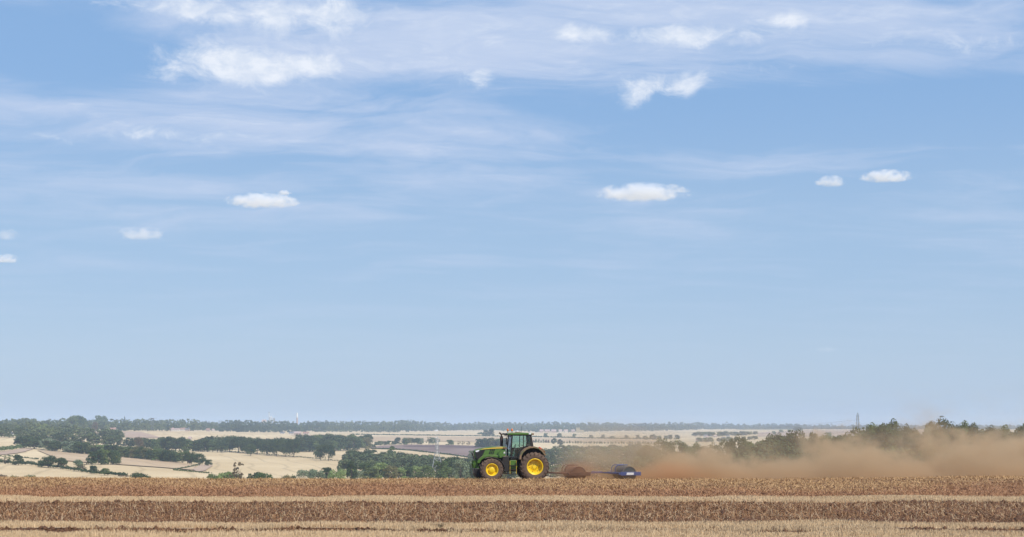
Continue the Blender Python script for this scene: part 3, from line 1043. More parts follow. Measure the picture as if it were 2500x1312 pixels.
# hedgerow right of the copse
G = 'trees of the belt right of the square copse'
tree_row([(288, 1117), (340, 1121), (400, 1128), (475, 1134)], 12, (25, 32), (.75, 1.0), ['dome', 'oak'], ['dark', 'dark', 'mid'], 'dark tree in the belt right of the square copse', G)
tree_px(487, 1107, 1137, 26, 'oak', 'dark', 'round dark tree at the right end of the belt')
tree_px(509, 1122, 1139, 16, 'oak', 'dark', 'small round tree standing off the right end of the belt')
tree_px(463, 1104, 1133, 9, 'tall', 'dry', 'dry brown thin tree inside the belt')
hedge('hedge', 'low hedge curving below the belt of dark trees', [(424, 1149), (450, 1145), (478, 1139), (490, 1135)], 5, 'dark', 3)
hedge('hedge', 'thin hedge between cream fields below the belt', [(424, 1149.5), (465, 1153), (510, 1157)], 4, 'mid', 3)
# central woods
G = 'trees of the belt below the long cream field'
tree_row([(390, 1098), (440, 1101), (545, 1105)], 11, (26, 34), (.8, 1.1), ['oak', 'dome'], ['dark', 'dark', 'mid'], 'dark tree in the belt below the long cream field', G)
tree_row([(490, 1098), (560, 1098), (730, 1104), (850, 1100)], 15, (28, 34), (.8, 1.05), ['oak', 'dome'], ['dark'], 'dark wood behind the long hedgerow of oaks', 'trees behind the oaks', mass=('woodland', 'wood_b'))
for i, x in enumerate((560, 582, 604, 628, 652, 676, 697, 717)):
    b = 1103 + (x - 550) * .082
    tree_px(x, random.uniform(1066, 1074) + i * .4, b, random.uniform(27, 36), 'oak', 'dark', ORD[i] + ' oak from the left in the long hedgerow of oaks', 'oaks of the long hedgerow')
tree_px(612, 1083, 1113, 24, 'oak', 'dark', 'low oak in front of the long hedgerow of oaks')
hedge('hedge', 'dark hedge under the long row of oaks', [(500, 1101.5), (560, 1104), (640, 1110), (735, 1118), (800, 1124), (850, 1129)], 3.2, 'dark', 2)
G = 'trees of the wood left of the ploughed field'
tree_row([(735, 1094), (800, 1092), (905, 1094)], 14, (29, 34), (.85, 1.1), ['dome', 'oak'], ['dark', 'mid', 'dark'], 'dark tree at the back of the wood left of the ploughed field', G)
tree_row([(740, 1103), (800, 1103), (900, 1096)], 15, (26, 32), (.85, 1.1), ['dome', 'oak'], ['dark', 'dark', 'mid'], 'dark tree at the front of the wood left of the ploughed field', G)
tree_px(783, 1084, 1124, 26, 'oak', 'dark', 'left oak of the pair in the cream field')
tree_px(802, 1086, 1125, 26, 'oak', 'dark', 'right oak of the pair in the cream field')
for x, t, b, w, k, l, s in ((858, 1097, 1131, 32, 'oak', 'dark', 'round dark oak behind the near bushes, first of its row'), (880, 1103, 1133, 24, 'dome', 'dark', 'dark tree right of the first oak of its row'),
                         (905, 1098, 1131, 34, 'dome', 'dark', 'broad dark tree in the middle of the row behind the bushes'), (937, 1103, 1132, 26, 'oak', 'dark', 'dark tree left of the tall green tree'),
                         (956, 1090, 1130, 26, 'tall', 'mid', 'tall green tree left of the near pylon'), (985, 1104, 1138, 32, 'oak', 'dark', 'dark round oak right of the tall green tree'),
                         (1010, 1109, 1138, 28, 'dome', 'dark', 'dark tree between the round oak and the pylon'), (1032, 1111, 1138, 28, 'dome', 'dark', 'dark tree close behind the near pylon'),
                         (1052, 1111, 1139, 24, 'oak', 'mid', 'green tree close behind the near pylon')):
    tree_px(x, t, b, w, k, l, s)
tree_row([(842, 1137), (950, 1139), (1060, 1145)], 13, (26, 32), (.9, 1.2), ['dome', 'oak'], ['dark', 'mid', 'dark'], 'dense foliage behind the pylon foot', 'dense row behind the pylon foot', mass=('woodland', 'wood_c'))
tree_row([(838, 1151), (1000, 1153), (1160, 1154)], 15, (22, 30), (1.0, 1.3), ['dome', 'oak'], ['mid', 'light', 'grey', 'mid'], 'foliage low in the valley behind the near thicket', 'trees behind the near thicket', mass=('woodland', 'wood_c'))
tree_row([(1070, 1140), (1160, 1142)], 13, (20, 26), (1.0, 1.3), ['dome', 'oak'], ['dark', 'mid'], 'tree behind the tractor nose in the valley', 'trees behind the tractor nose')
# near bushes whose feet lie behind the crest
G = 'bushes just behind the crest of the field'
for x, t, w, k, l, s in ((6, 1158, 24, 'bush', 'dry', 'brownish bush behind the crest at the left edge'), (36, 1160, 20, 'bush', 'mid', 'small green bush behind the crest near the left edge'), (72, 1159, 26, 'bush', 'mid', 'green bush behind the crest near the left edge'),
                      (343, 1152.5, 40, 'bush', 'dark', 'round dark bush alone on the crest'), (520, 1155, 26, 'bush', 'mid', 'low green bush left of the brown tree'), (546, 1151, 34, 'bush', 'light', 'light green bush below the brown tree'),
                      (578, 1131, 30, 'sparse', 'dry', 'brown bare tree standing on the crest'), (572, 1155, 34, 'bush', 'mid', 'low green bush under the brown bare tree'), (621, 1152, 30, 'bush', 'dark', 'dark bush right of the brown tree'), (650, 1153, 34, 'bush', 'mid', 'green bush second right of the brown tree'),
                      (696, 1158, 22, 'bush', 'mid', 'small bush alone left of the pale willows'), (714, 1159, 16, 'bush', 'dark', 'tiny dark bush left of the pale willows'),
                      (745, 1146, 34, 'bush', 'grey', 'pale willow bush at the left end of the near thicket'), (772, 1145, 34, 'bush', 'grey', 'second pale willow bush of the near thicket'), (796, 1142, 28, 'dome', 'dark', 'dark bush between pale willows'), (820, 1144, 34, 'bush', 'light', 'light green bush of the near thicket'),
                      (848, 1142, 36, 'bush', 'light', 'broad light green bush of the near thicket'), (873, 1147, 30, 'bush', 'grey', 'grey green bush in the middle of the near thicket'), (858, 1126, 22, 'dome', 'dark', 'dark tree rising behind the near thicket'),
                      (890, 1131, 34, 'dome', 'dark', 'dark tree rising behind the middle of the near thicket'), (904, 1143, 40, 'dome', 'mid', 'round dark green bush in front of the near thicket'), (928, 1131, 46, 'dome', 'light', 'broad light green tree of the near thicket'), (955, 1138, 34, 'dome', 'mid', 'green tree right of the broad light tree'),
                      (974, 1142, 32, 'dome', 'light', 'yellow green bush left of the gap in the thicket'), (994, 1140, 30, 'dome', 'dark', 'dark bush at the gap in the thicket'), (1022, 1139, 34, 'dome', 'light', 'light green bush left of the pylon foot'), (1046, 1137, 34, 'dome', 'mid', 'green bush behind the pylon foot'),
                      (1076, 1126, 36, 'dome', 'mid', 'tree right of the pylon behind the crest'), (1103, 1117, 34, 'oak', 'dark', 'dark round tree right of the pylon behind the crest'), (1124, 1123, 36, 'dome', 'grey', 'grey green tree left of the tractor nose'), (1096, 1142, 44, 'dome', 'mid', 'broad green bush right of the pylon'),
                      (1138, 1138, 40, 'dome', 'mid', 'green bush just left of the tractor nose'), (1152, 1131, 30, 'dome', 'dark', 'dark tree behind the tractor nose'), (1180, 1134, 36, 'dome', 'mid', 'green tree behind the front wheel'), (1215, 1138, 40, 'dome', 'mid', 'green tree behind the engine of the tractor'), (1240, 1136, 40, 'dome', 'dark', 'dark tree behind the fuel tank of the tractor')):
    tree_px(x, t, 0, w, k, l, s, None, random.uniform(560, 640) if x < 730 else random.uniform(700, 840))
# middle distance behind the tractor
G = 'trees along the ploughed field'
tree_row([(912, 1088), (965, 1086)], 9, (8, 11), (1.1, 1.5), ['dome'], ['mid', 'dark'], 'low tree in the hedge at the left end of the ploughed field', G)
tree_row([(968, 1086), (1035, 1085.5)], 10, (15, 19), (.8, 1.1), ['oak', 'dome'], ['mid', 'dark', 'grey'], 'tree in the clump above the ploughed field', G)
tree_row([(1040, 1086), (1075, 1086)], 9, (15, 19), (.7, .9), ['sparse', 'oak'], ['mid', 'grey'], 'thin tree behind the top of the near pylon', G)
tree_px(1098, 1074, 1087.5, 18, 'dome', 'mid', 'round tree right of the pylon above the ploughed field')
tree_row([(1113, 1088), (1150, 1089)], 12, (8, 11), (.6, .8), ['sparse'], ['dry'], 'small thin tree above the bonnet', G)
tree_row([(1165, 1093), (1240, 1094)], 9, (19, 24), (.8, 1.1), ['dome'], ['dark', 'mid'], 'dark tree of the clump behind the bonnet', 'trees of the clump behind the bonnet')
hedge('hedge', 'long thin hedge across the pale fields left of the cab', [(860, 1062), (1000, 1063.5), (1120, 1065), (1225, 1066.5)], 2.6, 'dark', 2, 1.6)
hedge('hedge', 'thin hedge along the lower side of the ploughed field', [(905, 1096.5), (960, 1098), (1000, 1100.5), (1100, 1111.5), (1160, 1120)], 2.6, 'dark', 2, 1.3)
hedge('hedge', 'long thin hedge across the pale fields right of the cab', [(1300, 1067.5), (1450, 1071), (1600, 1073)], 2.6, 'dark', 2, 1.8)
for i, (x, t) in enumerate(((1333, 1058), (1366, 1058), (1403, 1059.5), (1443, 1062.5), (1471, 1061.5), (1495, 1065), (1529, 1063), (1556, 1062))):
    tree_px(x, t, 1067.8 + (x - 1300) * .018, 9 + 2 * random.random(), 'dome', random.choice(['dark', 'mid']), ORD[i] + ' small round tree from the cab in the thin far hedge', 'round trees in the far hedge')
for x, t, b, q in ((1353, 1070, 1084, 'left'), (1367, 1073, 1088, 'right')):
    tree_px(x, t, b, 12, 'dome', 'dark', q + ' dark tree of the pair in the pale field right of the cab', 'pair of trees right of the cab')
tree_row([(1300, 1081), (1350, 1082)], 6, (6, 9), (.6, .8), ['tall'], ['grey', 'dry'], 'thin young tree in the field right of the cab', 'young trees right of the cab')
tree_row([(1375, 1083), (1500, 1084), (1600, 1085)], 6.5, (4, 7), (.6, .9), ['tall', 'dome'], ['mid', 'grey'], 'row of young trees planted above the dust', 'row of young trees above the dust', mass=('young_trees', 'wood_a'))
tree_row([(1355, 1104), (1440, 1106), (1540, 1104), (1580, 1100)], 13, (14, 20), (1.0, 1.4), ['dome', 'oak'], ['mid', 'grey', 'dark'], 'hazy belt of trees over the front roller', 'hazy belt over the rollers', mass=('tree_belt', 'wood_a'))
tree_row([(1385, 1127), (1460, 1128)], 14, (11, 15), (1.2, 1.6), ['dome'], ['mid', 'grey'], 'tree just above the dusty front roller', 'trees just above the front roller')
tree_row([(1570, 1075), (1660, 1072)], 13, (9, 13), (1.1, 1.4), ['dome'], ['mid', 'dark'], 'tree behind the tall trees in the dust', 'trees behind the dust')
for yb, lab in ((1113, 'upper'), (1126, 'second'), (1140, 'third'), (1156, 'fourth'), (1167, 'lowest')):
    tree_row([(1150, yb + 6), (1250, yb + 2), (1400, yb + 1), (1610, yb - 3)], 15, (17, 23), (1.0, 1.4), ['dome', 'oak'], ['mid'], lab + ' belt of foliage in the dusty valley behind the rollers', None, mass=('tree_belt', 'wood_c' if yb % 2 else 'wood_a'))
# village trees
tree_row([(1690, 1066), (1760, 1066), (1850, 1062)], 11, (9, 13), (1.0, 1.5), ['dome', 'oak'], ['mid', 'dark'], 'tree behind the village houses', 'trees behind the village')
tree_row([(1700, 1080), (1760, 1079), (1850, 1075)], 14, (9, 12), (1.0, 1.5), ['dome', 'oak'], ['mid', 'dark'], 'tree in front of the village houses', 'trees in front of the village')
for x, t, b, s in ((1889, 1053, 1062, 'round bush in the pink field, left of three'), (1907, 1049.5, 1057, 'small round bush in the pink field, middle of three'), (1926, 1049, 1056.5, 'small bush in the pink field, right of three')):
    tree_px(x, t, b, 10, 'dome', 'mid', s)
tree_px(2022, 1055.5, 1068, 15, 'dome', 'mid', 'round hazy tree in the pink field at the right')
tree_row([(1940, 1053), (1955, 1053)], 8, (9, 11), (1.2, 1.5), ['dome'], ['dark'], 'dark tree at the end of the greenish pasture', 'trees at the pasture')
# the tall dusty wood at the right, feet behind the crest
for x, t, w, d, k, l, s in ((1585, 1087, 52, 560, 'oak_fine', 'dark', 'leftmost low tree of the dusty wood'), (1622, 1073, 62, 570, 'dome_fine', 'dark', 'second tree from the left of the dusty wood'), (1655, 1076, 56, 520, 'oak_fine', 'dark', 'dark tree in the dusty wood above the gap'),
                         (1690, 1085, 60, 500, 'dome_fine', 'mid', 'lower tree right of the dark tree in the dusty wood'), (1730, 1086, 60, 480, 'oak_fine', 'dark', 'low dusty tree below the village'), (1775, 1076, 56, 470, 'dome_fine', 'dark', 'green tree left of the bright green tree in the dust'), (1798, 1067, 48, 450, 'oak_fine', 'dark', 'clear dark green tree standing out of the dust'), (1830, 1076, 56, 460, 'oak_fine', 'mid', 'tree right of the clear dark green tree'),
                         (1872, 1064, 66, 470, 'dome_fine', 'dark', 'tree left of the tall dome in the dusty wood'), (1912, 1062, 60, 460, 'oak_fine', 'dark', 'tree just left of the tall dome in the dusty wood'), (1947, 1052.5, 66, 440, 'dome_fine', 'dark', 'tall dome shaped tree in the dusty wood'), (1985, 1060, 40, 430, 'tall_fine', 'dark', 'narrow tree right of the tall dome'),
                         (2018, 1063, 60, 430, 'oak_fine', 'mid', 'lower tree right of the narrow tree'), (2055, 1060, 62, 420, 'oak_fine', 'dark', 'tree below the right pylon'), (2098, 1046, 66, 420, 'dome_fine', 'dark', 'tree right of the right pylon'), (2135, 1038, 62, 415, 'oak_fine', 'mid', 'tree left of the tall green tree'),
                         (2166, 1029, 66, 410, 'oak_fine', 'dark', 'tall green tree right of the pylon'), (2190, 1046, 50, 420, 'dome_fine', 'dark', 'dark shoulder tree right of the tall green tree'), (2225, 1041, 50, 405, 'oak_fine', 'dark', 'dark tree left of the gap to the far fields'), (2240, 1062, 34, 400, 'dome_fine', 'dark', 'low dark tree in the gap of the dusty wood'), (2288, 1023.5, 62, 400, 'oak_fine', 'dark', 'tallest tree of the dusty wood'), (2265, 1046, 34, 395, 'tall_fine', 'grey', 'pale slender tree beside the tallest tree'),
                         (2318, 1036, 50, 405, 'oak_fine', 'dark', 'tree right of the tallest tree'), (2345, 1033, 56, 400, 'dome_fine', 'mid', 'round tree second right of the tallest tree'), (2388, 1038, 66, 400, 'dome_fine', 'dark', 'broad dome tree near the right edge'), (2425, 1044, 60, 405, 'oak_fine', 'dark', 'lower tree in the dip near the right edge'), (2462, 1043, 60, 400, 'dome_fine', 'mid', 'tree second from the right edge'), (2504, 1031, 56, 390, 'oak_fine', 'dark', 'tall tree cut by the right edge'), (2560, 1036, 66, 395, 'oak_fine', 'dark', 'tree just outside the right edge')):
    tree_px(x, t, 0, w, k, l, s, None, d)


def thicket(label, x0, x1, n, d0, d1, tops, faces, size, m):
    """thicket under the dusty wood, reads as one mass"""
    c, r = [], []
    for _ in range(n):
        px = random.uniform(x0, x1)
        d = random.uniform(d0, d1)
        X = (px - CX) / F * d
        z = float(land_z(X, d))
        top = np.interp(px, tops[0], tops[1]) + random.uniform(0, 14)
        h = max(2.5, (CAM_Z - (top - HY) / F * d) - z)
        r.append(min(2.6, h * .5)); c.append((X, d, z + h - r[-1] * .8 - random.random() ** 2 * h * .6))
    P = leaf_cloud(RNG, c, r, faces, size)
    o = link('undergrowth', np_mesh('undergrowth', P, np.arange(len(P)).reshape(-1, 4)), None, M[m])
    tag(o, label, None, None, 'stuff')


thicket('tangled thicket under the dusty wood at the right', 1560, 2640, 900, 372, 430, ([1560, 1800, 2000, 2640], [1112, 1100, 1092, 1085]), 40000, .7, 'wood_a')
thicket('closed foliage between the tall trees of the dusty wood', 1840, 2640, 900, 430, 500, ([1840, 1900, 1990, 2080, 2130, 2210, 2255, 2300, 2640], [1078, 1068, 1066, 1062, 1046, 1052, 1062, 1046, 1050]), 42000, .7, 'wood_b')

# ------------------------------------------------------------------ the tractor (forward = -X, camera side = -Y)
DUSTC = (.30, .195, .125)
M['green'] = paint('tractor_green', (.075, .165, .020), .42, 0, DUSTC, .40, 4.0, .2, zdirt=.28)
M['green_dusty'] = paint('dusty_green', (.06, .11, .028), .6, 0, (.27, .165, .10), .72, 3.0, .1, zdirt=.45)
M['yellow'] = paint('wheel_yellow', (.88, .60, .012), .38, 0, (.45, .28, .08), .18, 5.0, .25, var=.06)
M['stripe'] = paint('stripe_yellow', (.72, .50, .06), .35, 0, DUSTC, .2, 5.0, .3)
M['tyre'] = paint('dusty_tyre', (.115, .075, .052), .9, 0, (.235, .155, .105), .55, 3.0)
M['tyre_wall'] = paint('tyre_rubber', (.12, .08, .057), .9, 0, (.21, .14, .098), .55, 3.0)
M['black'] = paint('black_plastic', (.014, .013, .013), .5, 0, (.16, .11, .08), .26, 3.0, zdirt=.3)
M['black_dusty'] = paint('dusty_black', (.02, .018, .016), .7, 0, DUSTC, .42, 3.0, zdirt=.35)
M['dark'] = paint('dark_machinery', (.022, .02, .017), .7, 0, DUSTC, .34, 4.0, zdirt=.3)
M['exhaust'] = paint('brown_exhaust', (.045, .024, .02), .55, .3)
M['lamp'] = paint('clear_lamp', (.85, .87, .9), .12, 0, None, 0, 3, .6)
M['white'] = paint('white_panel', (.78, .78, .76), .5, 0, DUSTC, .12, 4)
M['amber'] = paint('amber_lamp', (.75, .20, .015), .25, 0, None, 0, 3, .5)
M['red'] = paint('red_lamp', (.60, .09, .03), .3, 0, DUSTC, .2, 3, .4)
M['brown_roof'] = paint('dusty_brown_plastic', (.21, .105, .045), .7, 0, DUSTC, .3, 4)
M['blue'] = paint('roller_blue', (.030, .060, .20), .45, 0, DUSTC, .22, 4.0, .2, zdirt=.2)
M['blue_dusty'] = paint('dust_caked_blue', (.085, .045, .03), .85, 0, (.19, .10, .058), .55, 4.0, zdirt=.3)
M['drum_end'] = paint('grey_drum_end', (.055, .062, .066), .6, 0, DUSTC, .22, 3.0)
M['drum'] = paint('dusty_steel_drum', (.16, .13, .10), .6, .2, (.33, .24, .17), .45, 2.5)
M['seat'] = paint('seat_cloth', (.03, .03, .035), .9)


def glass_mat():
    m, nt, b = new_mat('cab_glass')
    b.inputs['Base Color'].default_value = (.55, .80, .75, 1)
    b.inputs['Roughness'].default_value = 0.04
    tr = nt.nodes.new('ShaderNodeBsdfTransparent')
    tr.inputs['Color'].default_value = (.76, .90, .88, 1)
    gl = nt.nodes.new('ShaderNodeBsdfGlossy')
    gl.inputs['Roughness'].default_value = 0.04
    df = nt.nodes.new('ShaderNodeBsdfDiffuse')                      # film of dust on the panes
    df.inputs['Color'].default_value = (.42, .38, .32, 1)
    fr = nt.nodes.new('ShaderNodeFresnel')
    fr.inputs['IOR'].default_value = 1.5
    tc = nt.nodes.new('ShaderNodeTexCoord')
    n = noise(nt, E(nt, tc.outputs['Object']), 3.0, 6, .7).smooth(.4, .8) * .22
    m1, m2 = nt.nodes.new('ShaderNodeMixShader'), nt.nodes.new('ShaderNodeMixShader')
    nt.links.new(fr.outputs[0], m1.inputs[0]); nt.links.new(tr.outputs[0], m1.inputs[1]); nt.links.new(gl.outputs[0], m1.inputs[2])
    nt.links.new(n.s, m2.inputs[0]); nt.links.new(m1.outputs[0], m2.inputs[1]); nt.links.new(df.outputs[0], m2.inputs[2])
    nt.links.new(m2.outputs[0], nt.nodes['Material Output'].inputs['Surface'])
    return m


M['glass'] = glass_mat()

YAW = radians(9)
RIG = Vector((-0.09, 92.8, 0.0))
RIG.z = float(field_z(RIG.x, RIG.y)) - 0.02
RIGM = Matrix.Rotation(YAW, 4, 'Z')


def wheel(root, name, c, R, W, rr, sgn, lugs, hub):
    """tyre with lugs, dished rim, hub and bolts; sgn = outer side along Y"""
    w = empty(name, c, 0, 1.0, root)
    w.rotation_euler = (0, random.random() * 6, 0)
    h = W / 2
    ty = MB()
    ty.lathe([(rr * .97, h * .72), (rr * 1.06, h * .86), (rr * 1.25, h * 1.0), (R * .80, h * 1.02), (R * .90, h * .97), (R * .955, h * .80), (R * .965, 0),
              (R * .955, -h * .80), (R * .90, -h * .97), (R * .80, -h * 1.02), (rr * 1.25, -h), (rr * 1.06, -h * .86), (rr * .97, -h * .72)], seg=48)
    tr = MB()
    for side in (1, -1):
        for k in range(lugs):                                        # slanting tread bars, one row each side
            a0 = 2 * pi * (k + (0 if side > 0 else .5)) / lugs
            pts = []
            for t, rad in ((0.02, R * .96), (.35, R * .965), (.75, R * .955), (1.0, R * .90), (1.08, R * .77)):
                a = a0 + t * 0.26 * (R / 0.93) ** -0.3
                pts.append((a, side * h * (t if t <= 1 else 1.0) * 1.0, rad, .030 * R if t < 1 else .024 * R))
            vv, ff = [], []
            for (a, y, rad, ht) in pts:
                da = .042
                for (aa, r2) in ((a - da, rad - .01), (a + da, rad - .01), (a + da * .7, rad + ht * 1.9), (a - da * .7, rad + ht * 1.9)):
                    vv.append((r2 * cos(aa), y * (1.0 if abs(y) < h * .99 else 1.03), r2 * sin(aa)))
            for i in range(len(pts) - 1):
                for q in range(4):
                    ff.append((i * 4 + q, i * 4 + (q + 1) % 4, i * 4 + 4 + (q + 1) % 4, i * 4 + 4 + q))
            ff += [(3, 2, 1, 0), tuple(len(vv) - 4 + q for q in range(4))]
            tr.add(vv, ff)
    tt = ty.build('tyre', M['tyre_wall'], w, True)
    tr.build('tread', M['tyre'], tt)
    ri = MB()
    if hub:   # front: deep rim with a protruding hub boss
        prof = [(rr * .97, -h * .7), (rr * .98, h * .70), (rr * 1.05, h * .88), (rr * 1.00, h * .94), (rr * .93, h * .90), (rr * .90, h * .55), (rr * .80, h * .30), (rr * .72, h * .22),
                (rr * .50, h * .30), (rr * .47, h * .32), (rr * .44, h * .78), (rr * .36, h * .84), (.001, h * .84)]
    else:
        prof = [(rr * .97, -h * .7), (rr * .98, h * .70), (rr * 1.05, h * .88), (rr * 1.00, h * .94), (rr * .94, h * .90), (rr * .90, h * .30), (rr * .84, -h * .02), (rr * .74, -h * .08),
                (rr * .42, h * .06), (rr * .38, h * .12), (rr * .20, h * .14), (.001, h * .14)]
    ri.lathe(prof, seg=40, sgn=sgn)
    r = ri.build('rim', M['yellow'], w, True)
    bolts = ((8, .29, .17, .022), (6, .66, .02, .022)) if not hub else ((8, .62, .31, .014),)
    for n, rad, yy, br in bolts:
        for k in range(n):
            a = 2 * pi * k / n
            MB().lathe([(br, 0), (br, .03), (.001, .03)], (rr * rad * cos(a), sgn * (h * yy - .012), rr * rad * sin(a)), 6, sgn).build('bolt', M['dark'], r)
    return w


def build_tractor():
    T = empty('tractor', RIG, YAW)
    tag(T, 'green farm tractor with yellow wheels pulling rollers across the field', 'tractor')
    # wheels
    for s in (-1, 1):
        wheel(T, 'rear_wheel', (1.415, s * .96, .93), .95, .62, .52, s, 20, False)
        wheel(T, 'front_wheel', (-1.41, s * .95, .745), .765, .52, .395, s, 18, True)
    # bonnet: lofted cross-sections with rounded shoulders
    secs = [(-2.47, .33, 1.60, 1.98), (-2.40, .37, 1.50, 2.045), (-2.2, .40, 1.45, 2.115), (-1.9, .42, 1.48, 2.18), (-1.3, .43, 1.50, 2.245), (-.8, .44, 1.52, 2.275), (-.42, .45, 1.54, 2.285)]
    vv, ff = [], []
    ring = 13
    for x, w, zb, zt in secs:
        for k in range(ring):
            a = pi * k / (ring - 1)
            cx, sx = cos(a), sin(a)
            y = w * math.copysign(abs(cx) ** .35, cx)
            z = zb + (zt - zb) * (sx ** .30 if sx > 1e-6 else 0)
            vv.append((x, y, z))
    for i in range(len(secs) - 1):
        for k in range(ring - 1):
            ff.append((i * ring + k, i * ring + k + 1, (i + 1) * ring + k + 1, (i + 1) * ring + k))
    ff += [tuple(range(ring)), tuple((len(secs) - 1) * ring + k for k in range(ring))]
    bn = MB().add(vv, ff).build('bonnet', M['green'], T, True)
    for s in (-1, 1):
        y0, y1 = sorted((s * .436, s * .446))
        # dark side grille of the nose
        MB().prism([(-2.44, 1.955), (-2.2, 2.00), (-1.76, 2.035), (-1.86, 1.80), (-2.00, 1.60), (-2.12, 1.42), (-2.28, 1.36), (-2.36, 1.55)], y0, y1).build('grille', M['black'], bn)
        MB().prism([(-2.41, 1.975), (-2.15, 2.035), (-2.15, 1.96), (-2.30, 1.885), (-2.38, 1.90)], *sorted((s * .447, s * .458))).build('headlight', M['lamp'], bn)
        # yellow stripe along the shoulder
        MB().prism([(-2.10, 2.055), (-1.4, 2.10), (-.56, 2.125), (-.56, 2.205), (-1.3, 2.175), (-1.8, 2.125)], *sorted((s * .447, s * .460))).build('stripe', M['stripe'], bn)
        # slanted black louvres, two rows of three
        for row, (zz, hh) in enumerate(((1.95, .13), (1.76, .14))):
            for k in range(3):
                x0 = -1.45 - row * .06 + k * .115
                MB().prism([(x0, zz), (x0 + .07, zz), (x0 + .11, zz + hh), (x0 + .04, zz + hh)], *sorted((s * .449, s * .462))).build('louvre', M['black'], bn)
        MB().prism([(-.55, 1.80), (-.43, 1.80), (-.49, 1.94)], *sorted((s * .452, s * .462))).build('warning_triangle', M['white'], bn)
        MB().prism([(-.60, 2.11), (-.36, 2.10), (-.36, 2.20), (-.58, 2.19)], *sorted((s * .45, s * .52))).build('hinge_cover', M['brown_roof'], bn, bevel=.01)
    MB().add([(-2.49, -.31, 1.94), (-2.49, .31, 1.94), (-2.40, .33, 1.42), (-2.40, -.33, 1.42), (-2.42, -.31, 1.94), (-2.42, .31, 1.94), (-2.32, .33, 1.42), (-2.32, -.33, 1.42)],
             [(0, 1, 2, 3), (4, 7, 6, 5), (0, 4, 5, 1), (3, 2, 6, 7), (0, 3, 7, 4), (1, 5, 6, 2)]).build('front_grille', M['black'], bn)
    # green cheek over the front axle on both sides
    for s in (-1, 1):
        MB().prism([(-2.32, 1.20), (-2.22, 1.42), (-2.05, 1.58), (-1.82, 1.68), (-1.5, 1.72), (-1.0, 1.68), (-.75, 1.62), (-.75, 1.50), (-1.5, 1.60), (-1.8, 1.52), (-2.02, 1.38), (-2.16, 1.15)],
                   *sorted((s * .47, s * .62))).build('axle_cheek', M['green'], T, bevel=.015)
        # front mudguards
        arc = [(-1.85, 1.50), (-1.6, 1.57), (-1.35, 1.59), (-1.1, 1.53), (-.86, 1.38), (-.66, 1.16), (-.54, .86)]
        MB().prism(arc + [(x * 1.0 - .02, z - .045) for x, z in reversed(arc)], *sorted((s * .70, s * 1.22))).build('front_mudguard', M['black_dusty'], T, bevel=.01)
    # engine, gearbox, axles
    MB().prism([(-2.2, .95), (-2.2, 1.48), (-.4, 1.55), (-.4, .72), (-1.0, .70)], -.36, .36).build('engine', M['dark'], T, bevel=.02)
    MB().prism([(-.5, .62), (-.5, 1.40), (1.7, 1.35), (1.85, .9), (1.5, .55)], -.34, .34).build('gearbox', M['dark'], T, bevel=.03)
    MB().tube([(-1.41, -.75, .745), (-1.41, .75, .745)], .11, 12).build('front_axle', M['green'], T, True)
    MB().tube([(1.415, -.8, .93), (1.415, .8, .93)], .16, 12).build('rear_axle', M['green'], T, True)
    # fuel tank, toolbox and steps on the side of the cab
    for s in (-1, 1):
        MB().prism([(-.74, 1.10), (-.62, 1.62), (-.26, 1.64), (-.20, 1.30), (-.22, .62), (-.52, .56), (-.66, .72)], *sorted((s * .46, s * .86))).build('fuel_tank', M['black_dusty'], T, bevel=.05)
        MB().prism([(-.17, .80), (-.17, 1.36), (.26, 1.36), (.34, .95), (.22, .78)], *sorted((s * .46, s * .80))).build('toolbox', M['green'], T, bevel=.02)
        st = MB().tube([(-.19, s * .92, 1.32), (-.19, s * .95, .44)], .018, 6).tube([(.23, s * .92, 1.32), (.23, s * .95, .44)], .018, 6).build('step_frame', M['stripe'], T)
        for z in (.46, .74, 1.02):
            MB().box(-.19, .23, min(s * .82, s * .98), max(s * .82, s * .98), z - .02, z + .02).build('step', M['dark'], st)
        MB().box(-.58, -.20, min(s * .80, s * .95), max(s * .80, s * .95), .44, .50).build('lower_step', M['dark'], T, bevel=.01)
    # front linkage with weight
    MB().prism([(-2.47, .80), (-2.47, 1.30), (-2.37, 1.42), (-2.15, 1.40), (-2.07, 1.05), (-2.13, .78)], -.30, .30).build('front_linkage', M['green'], T, bevel=.04)
    for y in (-.34, 0, .34):
        MB().tube([(-2.47, y, .85), (-2.53, y, 1.10), (-2.47, y, 1.34)], .035, 6).build('linkage_arm', M['green'], T)
    MB().tube([(-2.45, -.30, 1.30), (-2.51, -.30, 1.55), (-2.59, -.30, 1.76), (-2.63, -.30, 1.82), (-2.55, -.30, 1.74)], [.03, .028, .035, .045, .05], 8).build('lift_hook', M['dark'], T, True)
    MB().prism([(-2.49, .82), (-2.47, .50), (-2.33, .20), (-2.07, .18), (-1.97, .40), (-2.07, .84)], -.52, .52).build('front_weight', M['black'], T, bevel=.04)
    # cab
    C = empty('cab', (0, 0, 0), 0, 1.0, T)
    hw = .80
    MB().prism([(-.14, 1.40), (-.14, 1.52), (.40, 1.52), (.56, 1.88), (.74, 2.20), (1.32, 2.25), (1.34, 1.40)], -.74, .74).build('cab_body', M['black_dusty'], C, bevel=.02)
